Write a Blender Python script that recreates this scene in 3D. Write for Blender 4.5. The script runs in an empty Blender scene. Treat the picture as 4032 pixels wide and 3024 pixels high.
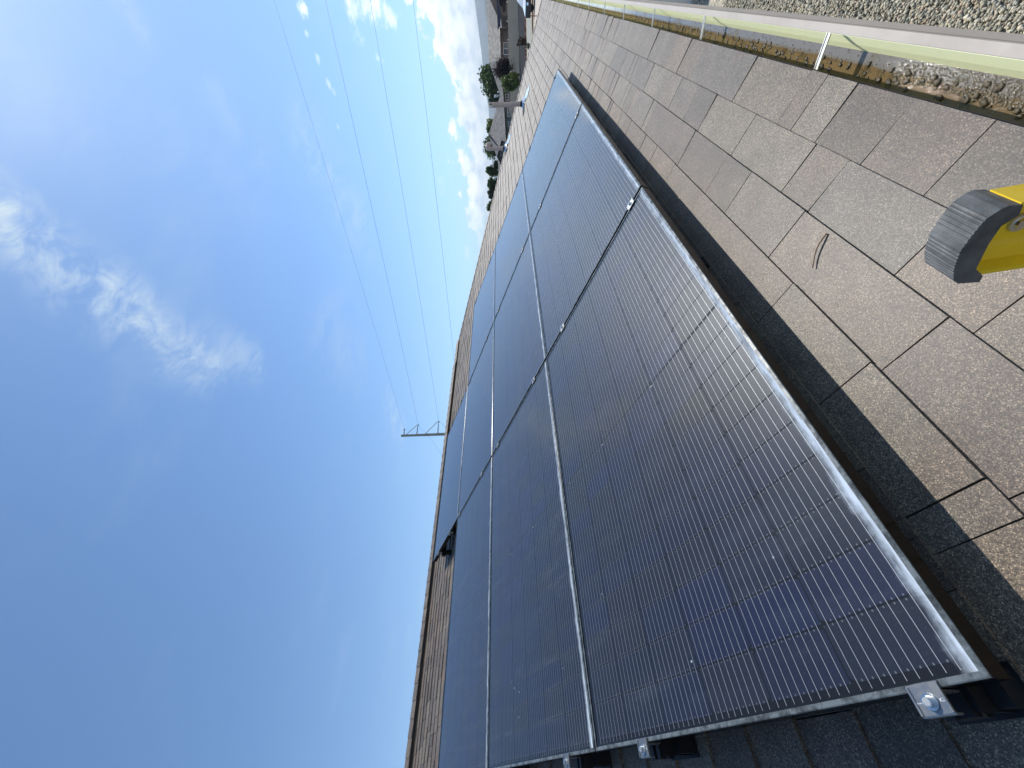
import bpy, math, random
from mathutils import Vector, Matrix
R = math.radians
sc = bpy.context.scene
random.seed(7)
rnd = random.uniform

# ------------------------------------------------------------------ camera
CAM = Vector((-0.09289, -0.63926, 3.65))
RIGHT = Vector((0.698964, -0.714161, -0.037719))     # picture held upright: to the right
DOWN = Vector((-0.022727, 0.030535, -0.999275))
FWD = Vector((0.714795, 0.699315, 0.005112))
F = 1600.21                                          # focal length in pixels of the 4032 x 3024 photograph
cam = bpy.data.cameras.new('camera'); co = bpy.data.objects.new('camera', cam)
sc.collection.objects.link(co); sc.camera = co
cam.sensor_width = 36; cam.lens = F/4032*36; cam.clip_start = .02; cam.clip_end = 40000
m = Matrix.Identity(4)
for i in range(3):
    m[i][0] = DOWN[i]; m[i][1] = RIGHT[i]; m[i][2] = -FWD[i]; m[i][3] = CAM[i]
co.matrix_world = m

HP = .137; KS = (.782+HP)/.942      # panel faces stand 137 mm over the deck
TH = R(21.8); CS, SN = math.cos(TH), math.sin(TH); Z0 = 3.063237
def roofpt(x, s, n):      # n = height over the roof deck, s = distance up the slope
    n = n - HP
    return Vector((x, s*CS - n*SN, s*SN + n*CS + Z0))
ROOF = Matrix.Translation(roofpt(0, 0, 0)) @ Matrix.Rotation(TH, 4, 'X')

def kx(x): return -.0929+KS*(x+.0929)
def ks(s): return -.3756+KS*(s+.3756)
def PW(px, py, d):        # a point seen at a pixel of the photograph, d metres deep
    return CAM + (FWD + RIGHT*((1512-py)/F) + DOWN*((px-2016)/F))*d
def GP(px, py, z=0.0):    # the same, on level ground at height z
    v = FWD + RIGHT*((1512-py)/F) + DOWN*((px-2016)/F)
    return CAM + v*((z-CAM.z)/v.z)

# ------------------------------------------------------------------ world and sun
SUN = (roofpt(.85, .275, 1.0) - roofpt(0, 0, 0)).normalized()
EL = math.asin(SUN.z); AZ = math.atan2(SUN.x, SUN.y)
SKY_STRENGTH = .15
w = bpy.data.worlds.new('World'); sc.world = w; w.use_nodes = True
wn, wl = w.node_tree.nodes, w.node_tree.links
wn.clear()
def N(tree, typ, **kw):
    n = tree.nodes.new(typ)
    for k, v in kw.items():
        if k.startswith('i_'):
            key = k[2:]
            key = int(key) if key.isdigit() else key.replace('_', ' ')
            n.inputs[key].default_value = v
        else:
            setattr(n, k, v)
    return n
def mth(tree, op, a, b=None, c=None, clamp=False):
    n = tree.nodes.new('ShaderNodeMath'); n.operation = op; n.use_clamp = clamp
    for i, v in enumerate((a, b, c)):
        if v is None: continue
        if isinstance(v, (int, float)): n.inputs[i].default_value = v
        else: tree.links.new(v, n.inputs[i])
    return n.outputs[0]
def vmth(tree, op, a, b=None):
    n = tree.nodes.new('ShaderNodeVectorMath'); n.operation = op
    for i, v in enumerate((a, b)):
        if v is None: continue
        if isinstance(v, (tuple, list)): n.inputs[i].default_value = v
        else: tree.links.new(v, n.inputs[i])
    return n
def ramp(tree, fac, stops):
    n = tree.nodes.new('ShaderNodeValToRGB'); e = n.color_ramp.elements
    while len(e) < len(stops): e.new(.5)
    for el, (p, c) in zip(e, stops):
        el.position = p; el.color = (c if isinstance(c, tuple) else (c, c, c)) + (1,) if not (isinstance(c, tuple) and len(c) == 4) else c
    tree.links.new(fac, n.inputs[0]); return n.outputs[0]
def mrange(tree, v, a, b, c=0., d=1., smooth=True):
    n = tree.nodes.new('ShaderNodeMapRange'); n.interpolation_type = 'SMOOTHSTEP' if smooth else 'LINEAR'
    tree.links.new(v, n.inputs[0])
    for i, x in zip((1, 2, 3, 4), (a, b, c, d)): n.inputs[i].default_value = x
    return n.outputs[0]
def noise(tree, vec, scale, detail=4, rough=.55, dim='3D', dist=0.):
    n = tree.nodes.new('ShaderNodeTexNoise'); n.noise_dimensions = dim
    n.inputs['Scale'].default_value = scale; n.inputs['Detail'].default_value = detail
    n.inputs['Roughness'].default_value = rough; n.inputs['Distortion'].default_value = dist
    if vec is not None: tree.links.new(vec, n.inputs['Vector'])
    return n.outputs[0]
def mixc(tree, fac, a, b, mode='MIX'):
    n = tree.nodes.new('ShaderNodeMix'); n.data_type = 'RGBA'; n.blend_type = mode
    for i, v in ((0, fac), (6, a), (7, b)):
        if isinstance(v, (int, float)): n.inputs[i].default_value = v
        elif isinstance(v, tuple): n.inputs[i].default_value = v + ((1,) if len(v) == 3 else ())
        else: tree.links.new(v, n.inputs[i])
    return n.outputs[2]

wt = w.node_tree
sky = N(wt, 'ShaderNodeTexSky', sky_type='NISHITA', sun_disc=False)
sky.sun_elevation = EL; sky.sun_rotation = AZ
sky.altitude = 1300; sky.air_density = 1.05; sky.dust_density = .8; sky.ozone_density = 2.0
tc = N(wt, 'ShaderNodeTexCoord')
dirv = tc.outputs['Generated']
sep = N(wt, 'ShaderNodeSeparateXYZ'); wl.new(dirv, sep.inputs[0])
dx, dy, dz = sep.outputs
zc = mth(wt, 'MAXIMUM', dz, .03)
cx = mth(wt, 'DIVIDE', dx, zc); cy = mth(wt, 'DIVIDE', dy, zc)
cpl = N(wt, 'ShaderNodeCombineXYZ'); wl.new(cx, cpl.inputs[0]); wl.new(cy, cpl.inputs[1])
plane = cpl.outputs[0]
def segmask(p0, p1, wid, soft=1.0):   # soft strip of cloud between two places of the cloud layer
    d = (p1[0]-p0[0], p1[1]-p0[1]); L2 = d[0]**2+d[1]**2
    pa = vmth(wt, 'SUBTRACT', warp, (p0[0], p0[1], 0)).outputs[0]
    t = mth(wt, 'DIVIDE', vmth(wt, 'DOT_PRODUCT', pa, (d[0], d[1], 0)).outputs['Value'], L2, clamp=True)
    sc_ = N(wt, 'ShaderNodeVectorMath', operation='SCALE'); sc_.inputs[0].default_value = (d[0], d[1], 0); wl.new(t, sc_.inputs['Scale'])
    q = vmth(wt, 'SUBTRACT', pa, sc_.outputs[0]).outputs[0]
    ln = vmth(wt, 'LENGTH', q).outputs['Value']
    return mrange(wt, ln, 0, wid, 1, 0)
nz = N(wt, 'ShaderNodeTexNoise'); nz.inputs['Scale'].default_value = 2.2; nz.inputs['Detail'].default_value = 3; wl.new(plane, nz.inputs['Vector'])
nzo = vmth(wt, 'SUBTRACT', nz.outputs['Color'], (.5, .5, .5)).outputs[0]
nzs = N(wt, 'ShaderNodeVectorMath', operation='SCALE'); wl.new(nzo, nzs.inputs[0]); nzs.inputs['Scale'].default_value = .15
warp = vmth(wt, 'ADD', plane, nzs.outputs[0]).outputs[0]
# stretched fibres of the high cloud
mp = N(wt, 'ShaderNodeMapping'); mp.inputs['Rotation'].default_value = (0, 0, R(-62)); mp.inputs['Scale'].default_value = (1.0, 1.9, 1); wl.new(warp, mp.inputs[0])
fib = noise(wt, mp.outputs[0], 3.1, 7, .62, dist=.6)
cir = None
segs = [((.80, .24), (.865, .45), .12, 1.0), ((.865, .45), (.93, .60), .16, .85), ((.93, .60), (1.02, .84), .17, .62), ((1.05, .80), (1.2, 1.0), .15, .34),
        ((1.46, -.08), (1.52, .06), .09, .42), ((1.35, .25), (1.65, .5), .3, .10), ((1.72, .22), (1.85, .42), .16, .2),
        ((2.4, .55), (2.76, 1.15), .35, .36), ((2.2, 2.35), (2.3, 2.75), .22, .42), ((1.75, 1.3), (1.95, 1.7), .3, .16), ((.95, .02), (1.1, .2), .22, .16)]
for a, b, wd, st in segs:
    mk = mth(wt, 'MULTIPLY', segmask(a, b, wd), st)
    cir = mk if cir is None else mth(wt, 'MAXIMUM', cir, mk)
fin_ = noise(wt, mp.outputs[0], 11, 8, .68, dist=.9)
fibr = mrange(wt, mth(wt, 'MULTIPLY_ADD', mth(wt, 'SUBTRACT', fin_, .5), .7, fib), .34, .74)
cirrus = mth(wt, 'MULTIPLY', cir, fibr)
veil = mth(wt, 'MULTIPLY', mrange(wt, noise(wt, mp.outputs[0], .9, 6, .6), .52, .8), .14)
cirrus = mth(wt, 'ADD', cirrus, veil, clamp=True)
# low cumulus toward +X: azimuth / elevation of the far cloud bank
ax = mth(wt, 'DIVIDE', dy, mth(wt, 'MAXIMUM', dx, .05)); bz = mth(wt, 'DIVIDE', dz, mth(wt, 'MAXIMUM', dx, .05))
cl2 = N(wt, 'ShaderNodeCombineXYZ'); wl.new(ax, cl2.inputs[0]); wl.new(bz, cl2.inputs[1])
mp2 = N(wt, 'ShaderNodeMapping'); mp2.inputs['Scale'].default_value = (1., 1.7, 1); wl.new(cl2.outputs[0], mp2.inputs[0])
cum = noise(wt, mp2.outputs[0], 17, 9, .62)
cumb = noise(wt, mp2.outputs[0], 7, 3, .5)
# upper edge of the bank falls from right to left
top = mth(wt, 'MULTIPLY_ADD', mrange(wt, ax, -.02, .12, 1, 0), .05, mth(wt, 'MULTIPLY_ADD', ax, -.075, .122))
top = mth(wt, 'MULTIPLY_ADD', mth(wt, 'SUBTRACT', cumb, .5), .07, top)
inb = mth(wt, 'SUBTRACT', top, bz)
dens = mth(wt, 'ADD', mth(wt, 'MULTIPLY', inb, 34), mth(wt, 'MULTIPLY', mth(wt, 'SUBTRACT', cum, .5), 7.5))
bank = mrange(wt, dens, -.15, .55)
bank = mth(wt, 'MULTIPLY', bank, mrange(wt, ax, .33, .56, 1, 0))
bank = mth(wt, 'MULTIPLY', bank, mrange(wt, ax, -.9, -.6, 0, 1))
bank = mth(wt, 'MULTIPLY', bank, mrange(wt, dx, .1, .3, 0, 1))
bank = mth(wt, 'MULTIPLY', bank, mrange(wt, bz, -.02, .05, .25, 1))
# loose puffs over the bank
def puff(a, b, ra, rb, st):
    u = mth(wt, 'DIVIDE', mth(wt, 'SUBTRACT', ax, a), ra); v = mth(wt, 'DIVIDE', mth(wt, 'SUBTRACT', bz, b), rb)
    r2 = mth(wt, 'ADD', mth(wt, 'MULTIPLY', u, u), mth(wt, 'MULTIPLY', v, v))
    e = mth(wt, 'SUBTRACT', 1, r2)
    dd = mth(wt, 'ADD', e, mth(wt, 'MULTIPLY', mth(wt, 'SUBTRACT', cum, .5), 7.))
    return mth(wt, 'MULTIPLY', mrange(wt, dd, .1, 1.9), st)
pf = None
for a, b, ra, rb, st in [(.018, .225, .035, .05, 1), (.06, .265, .03, .014, .6), (.09, .235, .012, .012, .9), (.018, .355, .022, .012, 1), (.0, .26, .02, .02, .8),
                         (.09, .352, .012, .006, .5), (.125, .345, .012, .005, .6), (.14, .338, .010, .005, .5), (.2, .35, .008, .004, .4), (.05, .36, .008, .006, .5), (.32, .15, .03, .01, .3)]:
    k = puff(a, b, ra, rb, st); pf = k if pf is None else mth(wt, 'MAXIMUM', pf, k)
pf = mth(wt, 'MULTIPLY', pf, mrange(wt, dx, .1, .3, 0, 1))
lowc = mth(wt, 'MAXIMUM', bank, pf)
# cloud tones: sunlit white, greyer inside
tone = noise(wt, mp2.outputs[0], 26, 6, .6)
litc = ramp(wt, tone, [(.34, (.60, .69, .78)), (.5, (.85, .92, .97)), (.62, (1.0, 1.02, 1.02))])
CLOUD = 10.5
lit = vmth(wt, 'MULTIPLY', litc, (CLOUD, CLOUD, CLOUD)).outputs[0]
# the Nishita sky, tinted toward the photograph's white balance
skyc = mixc(wt, 1.0, sky.outputs[0], (.90, 1.11, 1.23), 'MULTIPLY')
# pale haze band over the horizon
hb = mth(wt, 'POWER', mth(wt, 'SUBTRACT', 1, mth(wt, 'ABSOLUTE', dz), clamp=True), 7)
skyc = mixc(wt, mth(wt, 'MULTIPLY', hb, .55), skyc, (3.9, 5.4, 6.2))
c1 = mixc(wt, mth(wt, 'MULTIPLY', cirrus, .95), skyc, (4.9, 5.8, 6.4))
c2 = mixc(wt, mth(wt, 'MULTIPLY', lowc, .96), c1, lit)
bg = N(wt, 'ShaderNodeBackground'); wl.new(c2, bg.inputs[0]); bg.inputs[1].default_value = SKY_STRENGTH
wo = N(wt, 'ShaderNodeOutputWorld'); wl.new(bg.outputs[0], wo.inputs[0])

sl = bpy.data.lights.new('sun', 'SUN'); so = bpy.data.objects.new('sun', sl); sc.collection.objects.link(so)
sl.energy = 5.0; sl.angle = R(.53); sl.color = (1, .955, .88)
so.rotation_euler = (-SUN).to_track_quat('-Z', 'Y').to_euler(); so.location = (0, 0, 30)
sc.view_settings.view_transform = 'Standard'; sc.view_settings.look = 'None'
sc.view_settings.exposure = 0.0; sc.view_settings.gamma = 1; sc.view_settings.use_curve_mapping = False
sc.cycles.max_bounces = 7; sc.cycles.transparent_max_bounces = 12
sc.cycles.use_denoising = True; sc.cycles.sample_clamp_indirect = 6

# ------------------------------------------------------------------ mesh helpers
COL = sc.collection
class MB:
    def __init__(s): s.v = []; s.f = []; s.t = []; s.cur = .5
    def add(s, vs, fs):
        o = len(s.v); s.v += [tuple(p) for p in vs]; s.f += [tuple(i+o for i in f) for f in fs]; s.t += [s.cur]*len(fs); return s
    def hexa(s, p):          # 8 corners: bottom ring 0-3, top ring 4-7
        return s.add(p, [(3, 2, 1, 0), (4, 5, 6, 7), (0, 1, 5, 4), (1, 2, 6, 5), (2, 3, 7, 6), (3, 0, 4, 7)])
    def box(s, x0, x1, y0, y1, z0, z1):
        return s.hexa([(x0, y0, z0), (x1, y0, z0), (x1, y1, z0), (x0, y1, z0), (x0, y0, z1), (x1, y0, z1), (x1, y1, z1), (x0, y1, z1)])
    def bar(s, a, b, w_, h, up=Vector((0, 0, 1))):
        a, b = Vector(a), Vector(b); d = (b-a).normalized(); sd = d.cross(up)
        if sd.length < 1e-4: sd = d.cross(Vector((1, 0, 0)))
        sd.normalize(); u = sd.cross(d); sd *= w_/2; u *= h/2
        return s.hexa([a-sd-u, a+sd-u, b+sd-u, b-sd-u, a-sd+u, a+sd+u, b+sd+u, b-sd+u])
    def tube(s, pts, r, n=10, cap=True):
        pts = [Vector(p) for p in pts]; rs = r if isinstance(r, (list, tuple)) else [r]*len(pts)
        o = len(s.v); ref = None
        for i, p in enumerate(pts):
            d = (pts[min(i+1, len(pts)-1)]-pts[max(i-1, 0)]).normalized()
            if ref is None:
                ref = d.cross(Vector((0, 0, 1)))
                if ref.length < .05: ref = d.cross(Vector((1, 0, 0)))
            ref = (ref - d*ref.dot(d)).normalized(); b = d.cross(ref)
            for k in range(n):
                a = 2*math.pi*k/n; s.v.append(tuple(p+(ref*math.cos(a)+b*math.sin(a))*rs[i]))
        for i in range(len(pts)-1):
            for k in range(n):
                k2 = (k+1) % n; s.f.append((o+i*n+k, o+i*n+k2, o+(i+1)*n+k2, o+(i+1)*n+k)); s.t.append(s.cur)
        if cap:
            s.f.append(tuple(o+k for k in range(n))[::-1]); s.f.append(tuple(o+(len(pts)-1)*n+k for k in range(n))); s.t += [s.cur]*2
        return s
    def prism(s, poly, ax0, ax1, fn):   # polygon (a,b) extruded between two values; fn(t,a,b) -> point
        n = len(poly); o = len(s.v)
        s.v += [tuple(fn(ax0, *p)) for p in poly]+[tuple(fn(ax1, *p)) for p in poly]
        s.f += [tuple(o+i for i in range(n))[::-1], tuple(o+n+i for i in range(n))]+[(o+i, o+(i+1) % n, o+n+(i+1) % n, o+n+i) for i in range(n)]
        s.t += [s.cur]*(n+2); return s
    def blob(s, c, r, seed=0, sub=None, fl=(1, 1, 1), j=.25):
        rr = random.Random(seed); ph = (1+5**.5)/2
        vs = [(-1, ph, 0), (1, ph, 0), (-1, -ph, 0), (1, -ph, 0), (0, -1, ph), (0, 1, ph), (0, -1, -ph), (0, 1, -ph), (ph, 0, -1), (ph, 0, 1), (-ph, 0, -1), (-ph, 0, 1)]
        fs = [(0, 11, 5), (0, 5, 1), (0, 1, 7), (0, 7, 10), (0, 10, 11), (1, 5, 9), (5, 11, 4), (11, 10, 2), (10, 7, 6), (7, 1, 8), (3, 9, 4), (3, 4, 2), (3, 2, 6), (3, 6, 8), (3, 8, 9), (4, 9, 5), (2, 4, 11), (6, 2, 10), (8, 6, 7), (9, 8, 1)]
        return s.add([Vector(c)+Vector((v[0]*fl[0], v[1]*fl[1], v[2]*fl[2]))*(r/1.9*(1+rr.uniform(-j, j))) for v in vs], fs)
    def about(s, k=None):
        k = KS if k is None else k; s.v = [tuple(CAM+(Vector(p)-CAM)*k) for p in s.v]; return s
    def mesh(s, name, mat, smooth=False):
        me = bpy.data.meshes.new(name); me.from_pydata(s.v, [], s.f); me.update()
        if mat is not None: me.materials.append(mat)
        at = me.attributes.new('tint', 'FLOAT', 'FACE'); at.data.foreach_set('value', s.t)
        if smooth: me.polygons.foreach_set('use_smooth', [True]*len(me.polygons))
        me.update(); return me
    def build(s, name, mat, parent=None, smooth=False, mw=None):
        return link(name, s.mesh(name, mat, smooth), parent, mw)
def link(name, me, parent=None, mw=None):
    o = bpy.data.objects.new(name, me); COL.objects.link(o)
    if parent is not None: o.parent = parent
    if mw is not None: o.matrix_basis = mw
    return o
def empty(name, loc=(0, 0, 0), mw=None):
    o = bpy.data.objects.new(name, None); COL.objects.link(o); o.empty_display_size = .2
    if mw is not None: o.matrix_basis = mw
    else: o.location = loc
    return o
def tag(o, label=None, cat=None, group=None, kind=None):
    for k, v in (('label', label), ('category', cat), ('group', group), ('kind', kind)):
        if v: o[k] = v
    return o

# ------------------------------------------------------------------ materials
def mat(name, col=(.5, .5, .5), rough=.6, metal=0., spec=.5, bump=None, var=None, coat=0.):
    m_ = bpy.data.materials.new(name); m_.use_nodes = True; t = m_.node_tree
    b = t.nodes['Principled BSDF']; b.inputs['Base Color'].default_value = (*col, 1)
    b.inputs['Roughness'].default_value = rough; b.inputs['Metallic'].default_value = metal
    b.inputs['Specular IOR Level'].default_value = spec; b.inputs['Coat Weight'].default_value = coat
    g = N(t, 'ShaderNodeNewGeometry')
    if var:                       # var = (scale, amount)
        nn = noise(t, g.outputs['Position'], var[0], 5, .6)
        c = mixc(t, 1., (*col, 1), ramp(t, nn, [(.3, 1-var[1]), (.7, 1+var[1])]), 'MULTIPLY')
        t.links.new(c, b.inputs['Base Color'])
        t.links.new(mrange(t, nn, .3, .7, min(1, rough+.1), max(0, rough-.1)), b.inputs['Roughness'])
    if bump:                      # bump = (scale, strength, distance)
        bn = N(t, 'ShaderNodeBump'); bn.inputs['Strength'].default_value = bump[1]; bn.inputs['Distance'].default_value = bump[2]
        t.links.new(noise(t, g.outputs['Position'], bump[0], 4, .6), bn.inputs['Height']); t.links.new(bn.outputs[0], b.inputs['Normal'])
    return m_
def shingle_mat(name='asphalt_granules', base=(.124, .103, .079), far=False):
    m_ = bpy.data.materials.new(name); m_.use_nodes = True; t = m_.node_tree; b = t.nodes['Principled BSDF']
    g = N(t, 'ShaderNodeNewGeometry'); pos = g.outputs['Position']
    at = N(t, 'ShaderNodeAttribute', attribute_name='tint'); tint = at.outputs['Fac']
    # whole-tab tint: weathered grey, tan, reddish brown
    tabc = ramp(t, tint, [(0, tuple(c*.66 for c in base)), (.2, (base[0]*.86, base[1]*.78, base[2]*.78)), (.4, (base[0]*1.0, base[1]*1.0, base[2]*1.0)), (.62, (base[0]*1.18, base[1]*1.18, base[2]*1.12)), (.84, (base[0]*1.14, base[1]*1.0, base[2]*.92)), (1, (base[0]*.8, base[1]*.84, base[2]*.9))])
    big = noise(t, pos, 9, 3, .6)
    c = mixc(t, 1., tabc, ramp(t, big, [(.3, .78), (.7, 1.2)]), 'MULTIPLY')
    red = mrange(t, noise(t, pos, 5.5, 2, .5), .54, .70, 0, .5)
    c = mixc(t, red, c, (base[0]*.96, base[1]*.78, base[2]*.74))
    vo = N(t, 'ShaderNodeTexVoronoi'); vo.inputs['Scale'].default_value = 620 if not far else 120; t.links.new(pos, vo.inputs['Vector'])
    vs = N(t, 'ShaderNodeSeparateColor'); t.links.new(vo.outputs['Color'], vs.inputs[0])
    gr = ramp(t, vs.outputs[0], [(0, (.36, .34, .34)), (.3, (.72, .70, .70)), (.62, (1.05, 1.03, 1.0)), (.84, (1.5, 1.47, 1.36)), (1, (3.2, 3.1, 2.8))])
    c = mixc(t, 1., c, gr, 'MULTIPLY')
    vo2 = N(t, 'ShaderNodeTexVoronoi'); vo2.inputs['Scale'].default_value = 290; t.links.new(pos, vo2.inputs['Vector'])
    v2 = N(t, 'ShaderNodeSeparateColor'); t.links.new(vo2.outputs['Color'], v2.inputs[0])
    c = mixc(t, 1., c, ramp(t, v2.outputs[1], [(0, .78), (.5, 1.), (1, 1.25)]), 'MULTIPLY')
    t.links.new(c, b.inputs['Base Color'])
    b.inputs['Roughness'].default_value = .50; b.inputs['Specular IOR Level'].default_value = .55
    bn = N(t, 'ShaderNodeBump'); bn.inputs['Strength'].default_value = .75; bn.inputs['Distance'].default_value = .0016
    hh = mth(t, 'ADD', mth(t, 'MULTIPLY', vs.outputs[1], .7), mth(t, 'MULTIPLY', v2.outputs[0], .6))
    t.links.new(hh, bn.inputs['Height']); t.links.new(bn.outputs[0], b.inputs['Normal'])
    return m_
M = {}
M['shingle'] = shingle_mat()
M['shingle_far'] = mat('weathered_and_lit_roofing', (.135, .127, .112), .8, var=(1.4, .16), bump=(14, .6, .05))
M['shingle_far_dark'] = mat('dark_grey_roofing', (.10, .097, .097), .85, var=(1.8, .2), bump=(14, .6, .05))
M['deck'] = mat('tar_underlay', (.012, .012, .013), .9)
M['rubber'] = mat('black_rubber', (.022, .023, .025), .55, bump=(60, .3, .004))
M['rubber_worn'] = mat('scuffed_black_rubber', (.085, .090, .090), .62, var=(30, .55), bump=(300, .4, .001))
M['frame'] = mat('black_anodised_frame', (.010, .011, .012), .30, spec=.4)
def dusty_sheen_frame():  # pales up-facing lips: dust plus painted reflected sheen; sides kept near black
    m_ = M['frame']; t = m_.node_tree; b = t.nodes['Principled BSDF']; tcn = N(t, 'ShaderNodeTexCoord'); g = N(t, 'ShaderNodeNewGeometry')
    vt = N(t, 'ShaderNodeVectorTransform', vector_type='NORMAL', convert_from='WORLD', convert_to='OBJECT'); t.links.new(g.outputs['Normal'], vt.inputs[0])
    sp = N(t, 'ShaderNodeSeparateXYZ'); t.links.new(vt.outputs[0], sp.inputs[0])
    d = mth(t, 'MULTIPLY', mrange(t, sp.outputs[2], .25, .85), mrange(t, noise(t, g.outputs['Position'], 35, 5, .7), .3, .7, .25, 1.25))
    t.links.new(mixc(t, d, (.0015, .0016, .0018), (.13, .15, .155)), b.inputs['Base Color']); t.links.new(mth(t, 'MULTIPLY_ADD', d, .4, .08), b.inputs['Specular IOR Level']); t.links.new(mth(t, 'MULTIPLY_ADD', d, .08, .2), b.inputs['Roughness'])
dusty_sheen_frame()
M['frame_side'] = M['frame']
M['steel'] = mat('brushed_steel', (.62, .62, .58), .34, metal=.8, var=(40, .15))
M['darksteel'] = mat('dark_anodised_rail', (.02, .02, .022), .4, metal=.4)
M['clamp'] = mat('grey_anodised_clamp', (.30, .31, .31), .36, metal=.85, var=(60, .2))
M['bolt'] = mat('bright_bolt', (.75, .75, .72), .2, metal=1., var=(90, .15))
M['backsheet'] = mat('black_backsheet', (.004, .0045, .006), .6, spec=.2)
M['tan_metal'] = mat('painted_tan_gutter', (.38, .335, .285), .5, var=(6, .08))
M['cream'] = mat('cream_gutter_inside', (.93, .95, .62), .42, var=(9, .06))
M['pvc_tan'] = mat('tan_painted_pipe', (.60, .46, .37), .55, var=(12, .12))
M['white'] = mat('white_paint', (.78, .78, .75), .5)
M['flashing'] = mat('galvanised_flashing', (.82, .84, .84), .18, metal=1., var=(20, .12))
M['yellow'] = mat('yellow_fibreglass', (.80, .55, .015), .38, var=(30, .08), bump=(250, .15, .0006))
M['stucco'] = mat('tan_stucco', (.38, .33, .28), .9, var=(3, .07), bump=(40, .4, .01))
M['stucco_wall'] = mat('sand_stucco_wall', (.82, .56, .37), .9, var=(.5, .05), bump=(20, .3, .02))
M['house_dark'] = mat('brown_siding', (.20, .165, .135), .85, var=(1, .1))
M['house_green'] = mat('grey_green_siding', (.16, .185, .16), .85, var=(1, .1))
M['glass_dark'] = mat('window_glass', (.10, .14, .16), .08, spec=.9)
M['black_gap'] = mat('dark_opening', (.012, .012, .014), .8)
M['dark_blue'] = mat('dark_navy', (.03, .04, .075), .6)
M['wood'] = mat('grey_wood', (.30, .25, .19), .85, var=(6, .25))
M['twig'] = mat('dry_twig_bark', (.40, .27, .17), .7, var=(90, .25), bump=(300, .5, .001))
M['bark'] = mat('tree_bark', (.10, .08, .06), .9, var=(8, .25))
M['rust'] = mat('rusty_steel', (.22, .075, .03), .8, var=(10, .3))
M['pole'] = mat('weathered_steel_pole', (.20, .215, .19), .5, metal=.3, var=(1.2, .1))
M['wire'] = mat('conductor_wire', (.05, .055, .06), .5, metal=.5)
M['car_white'] = mat('white_car_paint', (.75, .76, .76), .25, coat=.6)
M['car_black'] = mat('black_car_trim', (.012, .012, .014), .4)
M['asphalt'] = mat('road_asphalt', (.026, .027, .030), 1., spec=.05, var=(.5, .12), bump=(30, .4, .02))
M['concrete'] = mat('pale_concrete', (.46, .40, .32), .9, var=(.6, .1))
M['dirt'] = mat('tan_dirt', (.36, .29, .21), 1., spec=.1, var=(.35, .14), bump=(9, .5, .05))
M['verge'] = mat('verge_gravel', (.27, .27, .22), .95, var=(3, .25), bump=(30, .6, .04))
M['drygrass'] = mat('dry_red_brush', (.20, .085, .05), .9, var=(5, .4))
def leafmat(name, col):
    m_ = bpy.data.materials.new(name); m_.use_nodes = True; t = m_.node_tree; b = t.nodes['Principled BSDF']
    at = N(t, 'ShaderNodeAttribute', attribute_name='tint')
    c = ramp(t, at.outputs['Fac'], [(0, tuple(x*.45 for x in col)), (.55, col), (1, (min(1, col[0]*2.0), col[1]*1.6, col[2]*1.1))])
    t.links.new(c, b.inputs['Base Color']); b.inputs['Roughness'].default_value = .6
    tr = N(t, 'ShaderNodeBsdfTranslucent'); t.links.new(c, tr.inputs[0])
    mx = N(t, 'ShaderNodeMixShader'); mx.inputs[0].default_value = .35
    t.links.new(b.outputs[0], mx.inputs[1]); t.links.new(tr.outputs[0], mx.inputs[2]); t.links.new(mx.outputs[0], t.nodes['Material Output'].inputs[0])
    return m_
M['leaf'] = leafmat('green_leaves', (.055, .10, .028)); M['leaf_light'] = leafmat('yellow_green_leaves', (.10, .15, .03))
M['leaf_dark'] = leafmat('deep_green_leaves', (.035, .07, .03)); M['leaf_plum'] = leafmat('plum_leaves', (.035, .022, .026))
M['leaf_sage'] = leafmat('sage_leaves', (.09, .11, .06)); M['leaf_brown'] = leafmat('brown_dry_leaves', (.10, .07, .06))

def cell_mat():
    m_ = bpy.data.materials.new('silicon_cell'); m_.use_nodes = True; t = m_.node_tree; b = t.nodes['Principled BSDF']
    oi = N(t, 'ShaderNodeObjectInfo'); rn = oi.outputs['Random']
    base = ramp(t, rn, [(0, (.016, .019, .030)), (.35, (.013, .018, .036)), (.7, (.011, .016, .044)), (.93, (.010, .015, .056)), (1, (.018, .020, .028))])
    tcn = N(t, 'ShaderNodeTexCoord'); sp = N(t, 'ShaderNodeSeparateXYZ'); t.links.new(tcn.outputs['Object'], sp.inputs[0])
    x, y, _ = sp.outputs
    # fine fingers across, faint lines along, soldering pads under the ribbons
    P = .166/9
    ph = mth(t, 'ABSOLUTE', mth(t, 'SUBTRACT', mth(t, 'FRACT', mth(t, 'ADD', mth(t, 'DIVIDE', y, P), .5+4.5*2)), .5))   # 0 at the gap middle .. .5
    mid = mth(t, 'SUBTRACT', 1, mrange(t, ph, .0, .035))
    fx = mth(t, 'ABSOLUTE', mth(t, 'SUBTRACT', mth(t, 'FRACT', mth(t, 'DIVIDE', x, .0022)), .5))
    fin = mrange(t, fx, .36, .46)
    pad_y = mrange(t, ph, .40, .47)
    pad_x = mrange(t, mth(t, 'ABSOLUTE', mth(t, 'SUBTRACT', mth(t, 'FRACT', mth(t, 'DIVIDE', x, .0135)), .5)), .38, .46)
    edge = mrange(t, mth(t, 'ABSOLUTE', x), .0368, .0385)
    silver = mth(t, 'MAXIMUM', mth(t, 'MULTIPLY', mid, .07), mth(t, 'MULTIPLY', fin, .03))
    silver = mth(t, 'MAXIMUM', silver, mth(t, 'MULTIPLY', mth(t, 'MULTIPLY', pad_y, mth(t, 'MAXIMUM', mth(t, 'MULTIPLY', pad_x, .12), edge)), .35))
    c = mixc(t, silver, base, (.55, .58, .62))
    t.links.new(c, b.inputs['Base Color']); b.inputs['Roughness'].default_value = .38; b.inputs['Specular IOR Level'].default_value = .35
    return m_
M['cell'] = cell_mat()
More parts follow.
